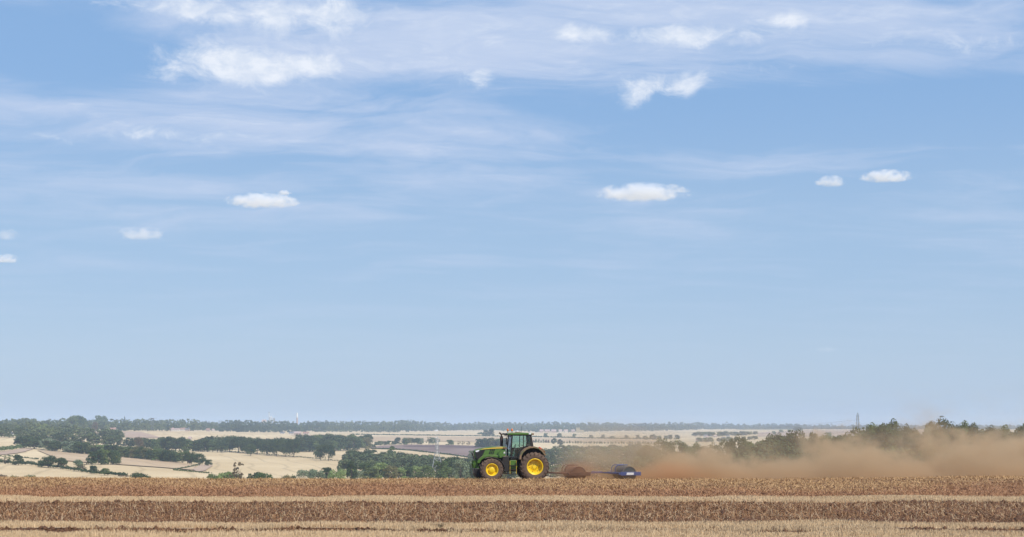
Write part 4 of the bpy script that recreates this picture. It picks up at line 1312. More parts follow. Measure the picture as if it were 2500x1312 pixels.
    for s in (-1, 1):
        MB().tube([(-.10, s * hw, 1.46), (-.085, s * hw, 2.2), (-.02, s * hw * .97, 3.0)], .048, 6).build('front_pillar', M['black_dusty'], C)
        MB().tube([(.73, s * hw, 2.20), (.73, s * hw * .97, 3.0)], .028, 6).build('door_pillar', M['black'], C)
        MB().prism([(1.14, 3.0), (1.26, 3.0), (1.40, 2.24), (1.22, 2.24)], *sorted((s * hw * .9, s * hw))).build('rear_pillar', M['black_dusty'], C)
        d = MB().prism([(-.03, 2.97), (.70, 2.97), (.70, 2.22), (.54, 1.92), (.36, 1.54), (-.06, 1.54)], *sorted((s * .775, s * .787))).build('door_glass', M['glass'], C)
        MB().tube([(-.05, s * .795, 1.56), (.36, s * .795, 1.56), (.56, s * .795, 1.93), (.71, s * .795, 2.23)], .014, 6).build('door_frame', M['black'], d)
        MB().box(.60, .68, min(s * .79, s * .83), max(s * .79, s * .83), 2.30, 2.34).build('door_handle', M['black'], d)
        MB().prism([(.76, 2.97), (1.15, 2.97), (1.21, 2.28), (.76, 2.24)], *sorted((s * .775, s * .787))).build('side_glass', M['glass'], C)
        # mirror on its arm
        a = MB().tube([(-.04, s * .84, 2.90), (-.30, s * 1.10, 2.93), (-.44, s * 1.22, 2.90), (-.46, s * 1.24, 2.45)], .014, 6).build('mirror_arm', M['black'], C)
        MB().box(-.51, -.45, min(s * 1.12, s * 1.36), max(s * 1.12, s * 1.36), 2.40, 2.84).build('mirror', M['black'], a, bevel=.015)
    MB().add([(-.11, -.76, 2.05), (-.11, .76, 2.05), (-.03, .74, 2.97), (-.03, -.74, 2.97), (-.10, -.76, 2.05), (-.10, .76, 2.05), (-.02, .74, 2.97), (-.02, -.74, 2.97)],
             [(0, 1, 2, 3), (4, 7, 6, 5), (0, 4, 5, 1), (3, 2, 6, 7), (0, 3, 7, 4), (1, 5, 6, 2)]).build('windscreen', M['glass'], C)
    MB().box(1.24, 1.25, -.70, .70, 2.28, 2.96).build('rear_glass', M['glass'], C)
    MB().tube([(-.10, -.3, 2.1), (-.16, -.15, 2.5), (-.10, -.05, 2.75)], .012, 5).build('wiper', M['black'], C)
    rf = MB().prism([(-.36, 3.02), (-.30, 3.10), (-.05, 3.165), (.6, 3.175), (1.15, 3.15), (1.30, 3.10), (1.30, 3.02)], -.86, .86).build('roof', M['green'], C, True, bevel=.045)
    MB().box(-.30, 1.28, -.82, .82, 2.955, 3.03).build('roof_lining', M['black'], C)
    for s in (-1, 1):
        for x, k in ((-.40, 0), (-.40, 1)):
            MB().box(x - .05, x + .06, s * (.45 + .25 * k) - .10, s * (.45 + .25 * k) + .10, 3.01, 3.12).build('work_light', M['black'], rf, bevel=.015)
        MB().box(1.06, 1.22, min(s * .80, s * .875), max(s * .80, s * .875), 3.035, 3.115).build('side_light', M['lamp'], rf, bevel=.02)
    MB().box(1.22, 1.42, -.84, .84, 3.01, 3.12).build('rear_visor', M['brown_roof'], rf, bevel=.02)
    for x, y in ((-.02, -.70), (-.10, .62)):
        bc = MB().lathez([(.02, 0), (.02, .10), (.055, .11), (.055, .13)], (x, y, 3.14), 10).build('beacon', M['black'], rf)
        MB().lathez([(.062, 0), (.066, .06), (.058, .12), (.03, .155), (.004, .165)], (x, y, 3.268), 14).build('beacon_lens', M['amber'], bc, True)
    MB().prism([(.30, 3.17), (.66, 3.165), (.60, 3.20), (.32, 3.215)], -.34, .0).build('receiver_base', M['brown_roof'], rf)
    MB().lathez([(.12, 0), (.13, .03), (.10, .06), (.02, .075)], (.40, -.18, 3.212), 14).build('receiver_dome', M['white'], rf, True)
    MB().tube([(.78, .3, 3.15), (.79, .3, 3.62)], .008, 5).build('aerial', M['black'], rf)
    # inside of the cab
    se = MB().prism([(.55, 1.78), (1.02, 1.74), (1.02, 1.90), (.55, 1.90)], -.26, .26).build('seat', M['seat'], C, bevel=.03)
    MB().prism([(.95, 1.88), (1.10, 1.88), (1.20, 2.55), (1.10, 2.57)], -.24, .24).build('seat_back', M['seat'], se, bevel=.03)
    MB().tube([(.02, 0, 1.6), (.16, 0, 2.10), (.26, 0, 2.18)], [.09, .07, .03], 8).build('steering_column', M['black'], C)
    ring_pts = [(.27 + .06 * cos(a), .20 * sin(a), 2.20 + .18 * cos(a)) for a in [2 * pi * k / 20 for k in range(21)]]
    MB().tube(ring_pts, .016, 6, False).build('steering_wheel', M['black'], C)
    MB().box(.35, .95, .36, .62, 1.7, 2.14).build('control_console', M['black'], C, bevel=.03)
    # exhaust stack on the far side of the bonnet
    MB().lathez([(.06, 2.1), (.105, 2.14), (.105, 2.86), (.06, 2.92)], (-.52, .58, 0), 14).tube([(-.52, .58, 2.88), (-.52, .58, 3.00), (-.58, .58, 3.09), (-.68, .58, 3.15)], .055, 10).build('exhaust', M['exhaust'], T, True)
    # rear mudguards
    for s in (-1, 1):
        arc = [(.38, 1.42), (.42, 1.68), (.55, 1.93), (.78, 2.13), (1.08, 2.245), (1.40, 2.26), (1.68, 2.17), (1.92, 2.00), (2.17, 1.70)]
        inner = [(.50, 1.42), (.53, 1.64), (.64, 1.86), (.84, 2.04), (1.10, 2.15), (1.38, 2.165), (1.65, 2.10), (1.86, 1.94), (2.08, 1.66)]
        g = MB().prism(arc + inner[::-1], *sorted((s * .62, s * 1.24))).build('rear_mudguard', M['green_dusty'], T, True)
        MB().prism(inner + [(1.9, 1.1), (.6, 1.1)], *sorted((s * .58, s * .63))).build('mudguard_wall', M['black'], g)
        MB().prism([(1.66, 2.17), (1.84, 2.06), (1.90, 2.12), (1.72, 2.24)], *sorted((s * .95, s * 1.15))).build('tail_light', M['red'], g, bevel=.01)
        MB().prism([(1.84, 2.06), (2.10, 1.86), (2.13, 1.92), (1.90, 2.11)], *sorted((s * .75, s * 1.18))).build('lamp_bracket', M['brown_roof'], g)
    # rear linkage and drawbar
    for s in (-1, 1):
        MB().tube([(1.75, s * .42, .62), (2.45, s * .42, .60)], .04, 6).build('lower_link', M['dark'], T)
        MB().tube([(1.7, s * .36, 1.25), (2.15, s * .40, 1.22), (2.3, s * .42, .62)], .03, 6).build('lift_arm', M['dark'], T)
    MB().tube([(1.8, 0, 1.15), (2.42, -.2, 1.08), (2.50, -.2, 1.16), (2.44, -.2, 1.22)], .03, 6).build('top_link', M['red'], T)
    MB().box(1.6, 2.50, -.07, .07, .46, .54).build('drawbar', M['dark'], T)
    return T


def roller(name, dist, label, dusty):
    """flat roller: two-ended drum in a frame with a drawbar and a bent tube over the drum"""
    p = RIG + RIGM @ Vector((dist, 0, 0))
    p.z = float(field_z(p.x, p.y)) + (-.02)
    if p.y > 93: p.z = RIG.z - 0.03
    R = empty(name, p, YAW)
    tag(R, label, 'roller', 'rollers drawn behind the tractor')
    B = M['blue_dusty'] if dusty else M['blue']
    L = 1.45
    d = MB().lathe([(.001, L - .06), (.40, L - .06), (.43, L - .03), (.43, L), (.485, L), (.485, -L), (.43, -L), (.43, -L + .03), (.40, -L + .06), (.001, -L + .06)], (0, 0, .485), 40).build('drum', M['blue_dusty'] if dusty else M['drum'], R, True)
    for s in (-1, 1):
        MB().lathe([(.001, 0), (.10, 0), (.12, -.02), (.42, -.03), (.42, -.045)], (0, s * (L + .005), .485), 32, s).build('drum_end', M['blue_dusty'] if dusty else M['drum_end'], d, True)
        y0, y1 = sorted((s * (L + .10), s * (L + .20)))
        q = MB().box(-.62, .74, y0, y1, .37, .61).build('side_plate', B, R, bevel=.012)
        w0, w1 = sorted((s * (L + .202), s * (L + .214)))
        MB().prism([(-.25, .415), (.24, .415), (.26, .565), (-.21, .565)], w0, w1).build('white_plate', M['blue_dusty'] if dusty else M['white'], q)
        MB().tube([(0, s * (L - .05), .485), (0, s * (L + .15), .485)], .06, 10).build('axle_stub', M['dark'], R, True)
    MB().box(-.74, -.625, -L - .20, L + .20, .42, .56).build('front_beam', B, R, bevel=.012)
    MB().box(.60, .70, -L - .095, L + .095, .42, .54).build('rear_beam', B, R, bevel=.012)
    MB().prism([(-1.58, .50), (-.74, .44), (-.74, .54), (-1.58, .57)], -.10, .10).build('draw_tube', M['blue_dusty'] if dusty else M['dark'], R)
    MB().prism([(-2.32, .46), (-2.20, .62), (-1.50, .60), (-1.50, .49)], -.14, .14).build('draw_head', B, R, bevel=.012)
    for s in (-1, 1):
        MB().tube([(-1.6, s * .08, .52), (-.72, s * 1.1, .50)], .045, 6).build('frame_stay', B, R)
    MB().tube([(-2.75, 0, .52), (-2.25, 0, .53)], .04, 8).build('hitch', M['dark'], R)
    for x in (-2.15, -1.88):
        MB().tube([(x, -.12, .52), (x + .03, -.14, .38), (x - .08, -.14, .26)], .014, 5).build('parking_hook', M['dark'], R)
    for y in (-.55, .55):
        MB().tube([(-.74, y, .56), (-.74, y, .78), (-.68, y, .94), (-.55, y, 1.02), (.10, y, 1.04)], .03, 8).build('hoop', B, R, True)
    if dusty:
        for x in (-.45, -.30):
            MB().tube([(x, -.55, 1.02), (x - .06, -.8, .86)], .014, 5).build('hook', B, R)
    return R


build_tractor()
roller('field_roller', 4.30, 'field roller wrapped in brown dust right behind the tractor', True)
roller('field_roller', 7.68, 'blue framed field roller with a white plate, last in the train', False)

# larger lumps that stand out in the near field
def lump(px, py, wpx, hpx, label):
    Y = F * CAM_Z / (py - HY)
    X = (px - CX) / F * Y
    r = wpx / F * Y / 2
    c = bmesh.new()
    bmesh.ops.create_icosphere(c, subdivisions=3, radius=1)
    for v in c.verts:
        k = 1 + .28 * math.sin(v.co.x * 4 + px) * math.cos(v.co.y * 5 + py) + random.uniform(-.14, .14)
        v.co = Vector((v.co.x * r * k, v.co.y * r * k, v.co.z * hpx / F * Y * .62 * k))
    me = bpy.data.meshes.new('soil_clod')
    c.to_mesh(me); c.free()
    o = link('soil_clod', me, None, M['clod'])
    o.location = (X, Y, float(field_z(X, Y)) + hpx / F * Y * .25)
    tag(o, label, 'clod')


lump(2076, 1231, 15, 9, 'large dark clod on the edge of the dark strip at the right')
lump(2166, 1231, 12, 6, 'flat clod right of the large dark clod')
lump(398, 1226, 10, 6, 'dark clod standing on the far edge of the dark strip at the left')
lump(30, 1227, 9, 6, 'dark clod on the far edge of the dark strip near the left edge')
lump(1218, 1227, 10, 5, 'small clod on the far edge of the dark strip below the tractor')
lump(1310, 1228, 12, 5, 'flat clod on the far edge of the dark strip below the rear wheel')
lump(318, 1241, 16, 8, 'dark lump in the dark strip below the square copse')
lump(2322, 1185, 10, 7, 'dark clump in the golden strip at the right')


def weed(px, py, label, n=26, size=.42):
    """tuft of limp dark leaves"""
    Y = F * CAM_Z / (py - HY)
    X = (px - CX) / F * Y
    z = float(field_z(X, Y))
    R = empty('weed_tuft', (X, Y, z))
    tag(R, label, 'weed')
    for k in range(n):
        a, l, r = random.random() * 6.28, size * random.uniform(.5, 1.1), random.uniform(.1, .5)
        w = .012
        pts = [(cos(a) * l * t * (.4 + r), sin(a) * l * t * (.4 + r), l * (t - .75 * t * t) * 1.2) for t in (0, .3, .6, .85, 1)]
        vv, ff = [], []
        for i, p in enumerate(pts):
            ww = w * (1 - .8 * i / 4)
            vv += [(p[0] - sin(a) * ww, p[1] + cos(a) * ww, p[2]), (p[0] + sin(a) * ww, p[1] - cos(a) * ww, p[2])]
            if i: ff.append((2 * i - 2, 2 * i - 1, 2 * i + 1, 2 * i))
        MB().add(vv, ff).build('leaf', M['weed'], R)


M['weed'] = straw_mat('withered_leaf', (.06, .045, .025), (.14, .10, .055))
weed(1075, 1290, 'withered dark weed with arching leaves in the rut below the tractor', 30, .45)
weed(1012, 1291, 'small withered weed left of the arching one in the rut', 16, .25)

# ------------------------------------------------------------------ far buildings
M['brick'] = paint('pale_brick', (.46, .33, .27), .9, 0, None, 0, .2)
M['render_wall'] = paint('pale_render', (.68, .60, .50), .9, 0, None, 0, .2)
M['white_wall'] = paint('white_wall', (.78, .77, .74), .8, 0, None, 0, .2)
M['stone'] = paint('honey_stone', (.46, .38, .22), .9, 0, None, 0, .2)
M['tile_red'] = paint('red_tiles', (.38, .225, .17), .9, 0, None, 0, .3)
M['tile_pink'] = paint('faded_red_tiles', (.50, .37, .32), .9, 0, None, 0, .3)
M['slate'] = paint('grey_slate', (.16, .16, .17), .8, 0, None, 0, .3)
M['pane'] = paint('window_pane', (.03, .035, .04), .2)
M['silo'] = paint('bright_silo_steel', (.70, .74, .78), .35, .4)
M['steel'] = paint('galvanised_steel', (.36, .37, .37), .5, .4)
M['steel_dark'] = paint('weathered_steel', (.16, .17, .18), .6, .3)


def house(x, basey, wpx, wall_px, roof_px, wall, roof, label, depth=8.0, windows=3, chimney=True, d=None, group=None, rz=0.0, name='house'):
    if d is None: p = on_land(x, basey)
    else: p = at(x, basey, d)
    k = p.y / F
    w, h, r = wpx * k / 2, wall_px * k, roof_px * k
    R = empty(name, p, rz)
    tag(R, label, 'house' if name == 'house' else name.split('_')[-1], group)
    dp = depth / 2
    MB().box(-w, w, -dp, dp, -4, h).add([(-w, -dp, h), (-w, dp, h), (-w, 0, h + r), (w, -dp, h), (w, dp, h), (w, 0, h + r)], [(0, 1, 2), (3, 5, 4), (0, 2, 5, 3), (1, 4, 5, 2), (0, 3, 4, 1)]).build('wall', M[wall], R)
    e = .35
    rr = MB()
    for s in (-1, 1):
        rr.add([(-w - e, s * (dp + e), h - r * e / dp), (w + e, s * (dp + e), h - r * e / dp), (w + e, 0, h + r + .02), (-w - e, 0, h + r + .02),
                (-w - e, s * (dp + e), h - r * e / dp + .22), (w + e, s * (dp + e), h - r * e / dp + .22), (w + e, 0, h + r + .25), (-w - e, 0, h + r + .25)],
               [(0, 1, 2, 3), (4, 7, 6, 5), (0, 4, 5, 1), (2, 6, 7, 3), (0, 3, 7, 4), (1, 5, 6, 2)])
    ro = rr.build('roof', M[roof], R)
    if chimney: MB().box(w * .55, w * .55 + .9, -.45, .45, h + r * .6, h + r + 1.3).build('chimney', M['brick'], ro)
    for i in range(windows):
        cx = -w + (i + .5) * 2 * w / windows
        f = MB().box(cx - .55, cx + .55, -dp - .04, -dp + .02, h * .45, h * .45 + 1.2).build('window', M['white_wall'], R)
        MB().box(cx - .45, cx + .45, -dp - .06, -dp - .03, h * .45 + .1, h * .45 + 1.1).build('pane', M['pane'], f)
    return R


house(36, 1049, 20, 7, 6, 'brick', 'slate', 'brown gabled house high in the left wood', 10)
house(31, 1063, 5, 4, 3, 'white_wall', 'slate', 'tiny white gable in the left wood', 6, 1, False)
house(276, 1053, 14, 4, 4, 'brick', 'tile_red', 'red roofed house under the round skyline tree', 8)
house(284, 1052, 7, 5, 4, 'brick', 'tile_pink', 'tall narrow pink gable under the skyline', 7, 1, False)
house(420, 1053, 9, 5, 3, 'brick', 'tile_red', 'red house at the left end of the village row', 8)
house(429, 1053.5, 20, 4.5, 2.5, 'render_wall', 'tile_pink', 'long pale house of the village row', 9, 4)
house(447, 1052.5, 12, 4.5, 3, 'render_wall', 'tile_red', 'pink house right of the long pale village house', 8)
house(458, 1053, 10, 4, 3, 'brick', 'slate', 'grey roofed house in the village row', 8)
house(508, 1053.5, 8, 4, 3, 'brick', 'tile_red', 'small red house below the white shed', 8)
house(526, 1053.5, 16, 3.5, 2.5, 'render_wall', 'tile_pink', 'low pink house left of the dark wood', 8)
house(528, 1038, 26, 3, 1.6, 'white_wall', 'white_wall', 'long white shed on the skyline', 18, 0, False, name='farm_shed')
house(464, 1077, 6, 6, 4, 'render_wall', 'tile_pink', 'pale gable among trees in the middle belt', 7, 1, False)
house(773, 1053, 36, 3.6, 4.2, 'render_wall', 'tile_pink', 'long farmhouse with a pink tiled roof at the wood edge', 12, 6)
house(712, 1062, 12, 4, 3, 'render_wall', 'slate', 'pale house at the left of the red farm group', 9)
house(727, 1063, 16, 5, 4, 'brick', 'tile_pink', 'red brick house of the farm group', 10)
house(747, 1063.5, 14, 5, 3.5, 'render_wall', 'tile_red', 'cream house at the right of the farm group', 10)
house(690, 1060.5, 10, 3, 2.5, 'render_wall', 'slate', 'low house left of the farm group', 9)
house(1065, 1053, 8, 2, 1.2, 'white_wall', 'white_wall', 'tiny white barn below the wooded ridge', 12, 0, False, name='farm_shed')
G = 'houses of the far village right of the cab'
for x, w, c, s in ((1322, 9, 'brick', 'first pink house of the far village right of the cab'), (1336, 12, 'brick', 'second pink house of the far village right of the cab'), (1352, 12, 'brick', 'third pink house of the far village right of the cab'), (1368, 8, 'render_wall', 'pale small house right of the far pink houses'), (1382, 9, 'render_wall', 'pale house between the pink houses and the church tower'), (1399, 8, 'brick', 'pink house left of the church tower')):
    house(x, 1056.5, w, 4, 3.4, c, 'tile_pink', s, 9, 2, False)
for x, y, w, c, s in ((1722, 1068, 8, 'white_wall', 'white house at the left of the right village'), (1738, 1066, 8, 'white_wall', 'second white house of the right village'), (1746, 1069, 7, 'render_wall', 'pale house below the second white house'), (1704, 1076, 9, 'brick', 'pink house at the lower left of the right village'), (1726, 1071, 6, 'render_wall', 'narrow pale house of the right village'), (1766, 1074, 8, 'white_wall', 'white house beside the clear green tree'), (1777, 1069, 7, 'white_wall', 'white gable at the right of the right village')):
    house(x, y, w, 3.6, 3, c, 'slate' if c == 'white_wall' else 'tile_pink', s, 8, 2, False)
house(1905, 1046.8, 9, 1.8, 1.3, 'white_wall', 'white_wall', 'small white barn on the far pasture', 14, 0, False, name='farm_shed')
house(1508, 1108, 6, 3, 2.4, 'white_wall', 'slate', 'small white cottage above the dusty rollers', 7, 1, False)


def church():
    p = on_land(1411, 1056.5)
    k = p.y / F
    R = empty('church', p)
    tag(R, 'honey coloured church tower in the far village', 'church')
    w = 4.2 * k
    MB().box(-w, w, -w, w, -3, 12 * k).build('tower', M['stone'], R)
    for s in (-1, 1):
        for t in (-1, 1):
            MB().box(s * w * .75 - .5, s * w * .75 + .5, t * w * .75 - .5, t * w * .75 + .5, 12 * k, 12 * k + 1.8).build('pinnacle', M['stone'], R)
    MB().box(-.7, .7, -w - .06, -w + .02, 8 * k, 10.5 * k).build('belfry_window', M['pane'], R)
    MB().box(w, w + 14, -4, 4, -3, 5 * k).prism([(w, 5 * k), (w + 14, 5 * k), (w + 14, 6.5 * k), (w, 6.5 * k)], -.4, .4).build('nave', M['stone'], R)


church()


def silo_works():
    """mast, steel silo with its conveyor and a gabled store on the skyline"""
    d = 4200
    k = d / F
    z0 = -18.0
    def X(px): return (px - CX) * k
    def Z(py): return CAM_Z - (py - HY) * k
    R = empty('mast', (X(657), d, z0))
    tag(R, 'thin pale chimney mast on the skyline left of the silo', 'mast')
    MB().lathez([(1.2, 0), (.9, Z(1008) - z0), (.9, Z(1008) - z0 + .2)], (0, 0, 0), 10).build('shaft', M['white_wall'], R, True)
    MB().lathez([(1.5, Z(1008) - z0), (1.7, Z(1006.5) - z0)], (0, 0, 0), 10).build('head', M['steel_dark'], R)
    R = empty('grain_silo', (X(664), d, z0))
    tag(R, 'silver grain silo with sloping conveyor on the skyline', 'silo')
    MB().lathez([(4.2, 0), (4.2, Z(1019) - z0), (1.0, Z(1016.5) - z0)], (X(660.5) - X(664), 0, 0), 16).build('silo_bin', M['silo'], R, True)
    MB().tube([(X(662) - X(664), 0, Z(1016) - z0), (X(665.5) - X(664), 0, Z(1021) - z0), (X(667) - X(664), 0, Z(1031) - z0)], 1.6, 8).build('conveyor', M['silo'], R, True)
    MB().lathez([(3.6, 0), (3.6, Z(1022.5) - z0), (1.0, Z(1020.5) - z0)], (X(668) - X(664), 5, 0), 16).build('silo_bin', M['steel'], R, True)
    house(645, 1031, 9, 1, 5, 'white_wall', 'tile_pink', 'pointed gabled store left of the mast on the skyline', 20, 0, False, d=4150, name='grain_store')
    R = empty('chimney_tower', (X(725.5), d, z0))
    tag(R, 'brick tower with a white upper half on the skyline', 'tower')
    MB().lathez([(2.9, 0), (2.4, Z(1020.5) - z0)], (0, 0, 0), 14).build('lower_shaft', M['tile_pink'], R, True)
    MB().lathez([(2.6, Z(1020.5) - z0), (2.2, Z(1009.5) - z0), (1.6, Z(1008.3) - z0)], (0, 0, 0), 14).build('upper_shaft', M['white_wall'], R, True)
    # water tower at the left
    d2 = 2700
    k2 = d2 / F
    p = Vector(((372 - CX) * k2, d2, -4.0))
    R = empty('water_tower', p)
    tag(R, 'dark flat water tower above the trees of the left skyline', 'water tower')
    zt = CAM_Z - (1021 - HY) * k2 - p.z
    MB().box(-2.4, 2.4, -2.4, 2.4, zt - 2.2, zt).build('tank', M['steel_dark'], R, bevel=.3)
    for sx in (-1, 1):
        for sy in (-1, 1):
            MB().tube([(sx * 1.8, sy * 1.8, 0), (sx * 1.8, sy * 1.8, zt - 2.1)], .25, 6).build('leg', M['steel_dark'], R)
    MB().tube([(2.3, 0, zt - .2), (8.5, 0, zt - .2)], .14, 5).build('boom', M['steel_dark'], R)


silo_works()


# ------------------------------------------------------------------ pylons
def pylon(px, topy, d, zbase, width, waist, label, m, t=.17, mid=.45):
    p = Vector(((px - CX) / F * d, d, zbase))
    ztop = CAM_Z - (topy - HY) / F * d
    H = ztop - zbase
    R = empty('pylon', p, radians(4))
    tag(R, label, 'pylon')
    lv = [0, .14, .28, .42, .55, .66, .77, .88, .95]
    def half(f):
        if f < mid: return (width / 2) * (1 - f / mid) + (waist / 2) * (f / mid)
        return waist / 2 * (1 - .55 * (f - mid) / (1 - mid))
    cor = [(-1, -1), (1, -1), (1, 1), (-1, 1)]
    for sx, sy in cor:
        MB().tube([(sx * half(f), sy * half(f), f * H) for f in lv] + [(0, 0, H)], t, 5).build('leg', M[m], R)
    br = MB()
    for a, b in zip(lv[:-1], lv[1:]):
        for i in range(4):
            c0, c1 = cor[i], cor[(i + 1) % 4]
            br.tube([(c0[0] * half(a), c0[1] * half(a), a * H), (c1[0] * half(b), c1[1] * half(b), b * H)], t * .45, 4)
            br.tube([(c1[0] * half(a), c1[1] * half(a), a * H), (c0[0] * half(b), c0[1] * half(b), b * H)], t * .45, 4)
            br.tube([(c0[0] * half(b), c0[1] * half(b), b * H), (c1[0] * half(b), c1[1] * half(b), b * H)], t * .5, 4)
    br.build('bracing', M[m], R)
    for f, l in ((.60, 5.5), (.74, 6.5), (.88, 4.5)):
        for s in (-1, 1):
            q = MB().tube([(0, s * half(f), f * H), (0, s * l, f * H + .6)], t * .8, 5).tube([(0, s * half(f), f * H + 1.8), (0, s * l, f * H + .6)], t * .6, 5).build('cross_arm', M[m], R)
            MB().tube([(0, s * l, f * H + .5), (0, s * l, f * H - 2.0)], .16, 6).build('insulator', M['white_wall'], q)
    return R, H


PY1 = on_land(1067, 1164)
pylon(1067, 1066.5, 985, float(land_z((1067 - CX) / F * 985, 985)), 8.2, 3.0, 'grey lattice pylon standing in the valley left of the tractor', 'steel', .19, .55)
R2, H2 = pylon(2094, 1008, 1450, float(land_z((2094 - CX) / F * 1450, 1450)), 8.5, 3.2, 'dark lattice pylon against the sky above the dusty wood', 'steel_dark', .12, .40)
# power lines leaving the right pylon
for k, (f, s, l) in enumerate(((.60, -1, 5.5), (.74, -1, 6.5), (.88, -1, 4.5))):
    a = R2.location + Vector((0, s * l, f * H2 - 2))
    b = Vector((a.x - 260, a.y + 900, a.z - 14))
    pts = [a.lerp(b, t) + Vector((0, 0, -9 * 4 * t * (1 - t))) for t in [i / 24 for i in range(25)]]
    tag(MB().tube(pts, .07, 4).build('power_line', M['steel_dark']), ('lowest', 'middle', 'topmost')[k] + ' power line sagging away from the right pylon', 'power line')


# ------------------------------------------------------------------ dust
def volume_mat(name, step_rate):
    m = bpy.data.materials.new(name)
    m.use_nodes = True
    nt = m.node_tree
    nt.nodes.clear()
    out = nt.nodes.new('ShaderNodeOutputMaterial')
    pv = nt.nodes.new('ShaderNodeVolumePrincipled')
    nt.links.new(pv.outputs[0], out.inputs['Volume'])
    m.cycles.volume_step_rate = step_rate
    geo = nt.nodes.new('ShaderNodeNewGeometry')
    return m, nt, pv, geo


def dust_plume():
    m, nt, pv, geo = volume_mat('dust_plume', .12)
    x, y, z = sepxyz(nt, geo.outputs['Position'])
    xr = (x - 2.4).mx(0.0)
    zg = z + 0.15
    n1 = noise(nt, vec(nt, x * 1.0 + zg * .35, y * .7, zg * 1.4), .33, 4, .55, .5) - .5
    n2 = noise(nt, vec(nt, x, y, zg * 1.3), .9, 5, .6, .3) - .5
    n0 = noise(nt, vec(nt, x * 1.0 + 11.0, y * .5, zg * .4), .11, 2, .5) - .5
    def bump(c, w, a):
        q = (x - c) * (1.0 / w)
        return (q * q * -1.0).exp() * a
    hills = bump(13.6, 2.3, 1.15) + bump(17.6, 1.2, .35) + bump(22.6, 2.2, 1.35) + bump(26.0, 1.0, .5) + bump(31.6, 2.8, 1.6) + bump(38.5, 2.6, 1.5) + bump(46.0, 3.5, 1.9) + bump(55.0, 3.0, 1.5)
    H = hills + xr.smooth(0.0, 16.0, .75, 1.15) + n0 * xr.smooth(4.0, 20.0, 0.2, 1.2)
    yc = xr * .13 + 95.4
    wd = xr * .16 + 2.2
    dy = (y - yc) / wd
    lat = (dy * dy * -1.0).exp()
    edge = xr.smooth(0.0, 3.0) * x.smooth(58.0, 66.0, 1.0, 0.0)
    body = (n1 * 2.9 + n2 * 2.3 - zg / H.mx(.3) + 1.15).smooth(0.0, .85)
    thin = (zg * -.36).exp() * zg.smooth(1.8, 4.8, 1.0, 0.0) * (n1 * 2.6 + n2 * .8 + .5).clamp() * xr.smooth(0.0, 14.0, .95, .24)
    rise = (n1 * 2.4 + n2 * .8 - .12).smooth(0.0, .5) * x.smooth(20.0, 31.0) * zg.smooth(2.0, 7.6, 1.0, 0.0) * .12
    den = (body * (n2 * 2.2 + .75).mx(.12) * xr.smooth(0.0, 11.0, .10, .58) + thin + rise) * lat * edge
    nt.links.new(den.s, pv.inputs['Density'])
    low = zg.smooth(0.0, 1.3, 1.0, 0.0) * xr.smooth(5.0, 16.0, 1.0, .35)
    col = mixc(nt, low, (.755, .585, .375), (.77, .49, .255))
    nt.links.new(col.s, pv.inputs['Color'])
    pv.inputs['Anisotropy'].default_value = 0.0
    b = MB().box(1.6, 67, 90.2, 116, -2.2, 8.2)
    tag(b.build('dust', m), 'brown dust cloud trailing from the rollers to the right edge', None, None, 'stuff')


def dust_puff(c, r, dens, col, label, seed):
    m, nt, pv, geo = volume_mat('dust_puff', .25)
    tc = nt.nodes.new('ShaderNodeTexCoord')
    x, y, z = sepxyz(nt, tc.outputs['Object'])
    rr = (x * x + y * y + z * z).pw(.5)
    n = noise(nt, vec(nt, x + seed, y, z), 2.2, 5, .6, .3) - .5
    den = (1.0 - rr + n * .9).smooth(0.0, .7) * rr.smooth(.75, 1.0, 1.0, 0.0) * dens
    nt.links.new(den.s, pv.inputs['Density'])
    pv.inputs['Color'].default_value = (*col, 1)
    bm = bmesh.new()
    bmesh.ops.create_icosphere(bm, subdivisions=3, radius=1.02)
    me = bpy.data.meshes.new('dust')
    bm.to_mesh(me); bm.free()
    o = link('dust', me, None, m)
    o.location, o.scale = c, r
    tag(o, label, None, None, 'stuff')


dust_plume()
dust_puff((4.35, 92.0, .45), (2.0, 1.3, 1.05), .5, (.68, .40, .235), 'thick dust wrapping the front roller', 0)
dust_puff((10.6, 93.6, .35), (3.0, 1.6, .95), .55, (.82, .53, .31), 'orange dust thrown up behind the last roller', 4)
dust_puff((2.2, 93.4, .25), (2.6, 1.6, .6), .12, (.80, .60, .44), 'faint dust behind the rear wheel', 8)


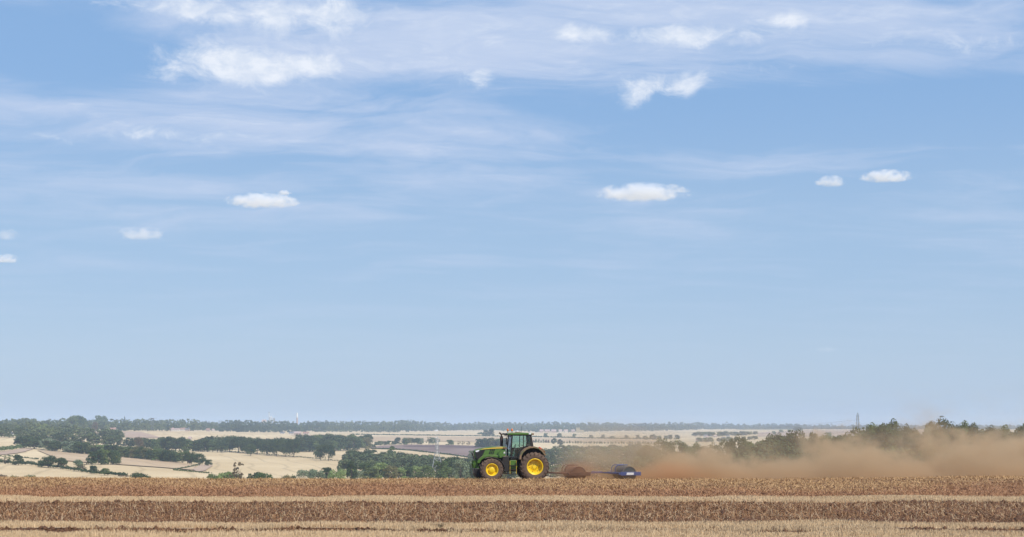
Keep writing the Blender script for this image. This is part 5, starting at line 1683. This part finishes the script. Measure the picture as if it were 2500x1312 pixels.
# ------------------------------------------------------------------ small cumulus clouds (real volumes far beyond the haze)
def cumulus(px, py, w, h, label, dens=.020, seed=0.0, flat=.35, soft=.55):
    """px, py = middle, w, h = size in pixels; the cloud hangs at its own height and distance"""
    el = (HY - py) / F
    d = min(14000, 1150 / el)
    k = d / F
    m, nt, pv, geo = volume_mat('cloud', .18)
    tc = nt.nodes.new('ShaderNodeTexCoord')
    x, y, z = sepxyz(nt, tc.outputs['Object'])
    asp = w / h
    n = noise(nt, vec(nt, x * asp * .55 + seed, y * asp * .35, z * .8 + seed), 1.7, 8, .62, .4) - .5
    zz = z.mx(z * 0.0) + (z * -1.0).mx(0.0) * 1.5
    n = n * z.smooth(-.5, .1, .45, 1.0)
    r2 = x * x + y * y + zz * zz
    den = (1.0 - r2.pw(.5) + n * 3.0 - .10).smooth(0.0, soft) * r2.smooth(.72, .98, 1.0, 0.0) * z.smooth(-.62, -.30) * (dens * 46.0 / (h * k))
    nt.links.new(den.s, pv.inputs['Density'])
    pv.inputs['Color'].default_value = (.94, .97, 1.0, 1)
    pv.inputs['Anisotropy'].default_value = -.1
    bm = bmesh.new()
    bmesh.ops.create_icosphere(bm, subdivisions=4, radius=1.0)
    for v in bm.verts: v.co.z = max(v.co.z, -.62)
    me = bpy.data.meshes.new('cloud')
    bm.to_mesh(me); bm.free()
    o = link('cloud', me, None, m)
    o.location = at(px, py + h * .1, d)
    o.scale = (w * k * .58, w * k * .40, h * k * .62)
    tag(o, label, 'cloud', 'small cumulus clouds')


cumulus(640, 490, 175, 40, 'small white cumulus left of the middle of the sky', .03, 1.0)
cumulus(695, 471, 34, 14, 'little white tuft above the left cumulus', .03, 3.0)
cumulus(1570, 470, 225, 46, 'broad flat white cumulus right of the middle', .03, 5.0)
cumulus(2028, 443, 72, 32, 'small cumulus left of the rightmost one', .03, 9.0)
cumulus(2165, 430, 130, 32, 'rightmost small white cumulus', .03, 13.0)
cumulus(345, 571, 130, 36, 'faint cumulus low at the left', .010, 17.0)
cumulus(15, 573, 60, 36, 'faint cumulus cut by the left edge', .010, 21.0)
cumulus(12, 632, 70, 26, 'lowest cumulus at the left edge', .022, 25.0)

# ------------------------------------------------------------------ haze: even pale air round the camera and the whole scene
def haze():
    b = MB().box(-9500, 9500, -260, 13200, HAZE_LOW, HAZE_TOP)
    m = bpy.data.materials.new('haze')
    m.use_nodes = True
    nt = m.node_tree
    nt.nodes.clear()
    out = nt.nodes.new('ShaderNodeOutputMaterial')
    pv = nt.nodes.new('ShaderNodeVolumePrincipled')
    pv.inputs['Color'].default_value = (.66, .81, 1.0, 1)
    pv.inputs['Density'].default_value = HAZE_DENSITY
    pv.inputs['Anisotropy'].default_value = 0.0
    nt.links.new(pv.outputs[0], out.inputs['Volume'])
    o = b.build('haze', m)
    tag(o, 'thin pale blue summer haze over the valley', None, None, 'stuff')


HAZE_LOW, HAZE_TOP, HAZE_DENSITY = -46.0, 72.0, 1.12e-4
haze()
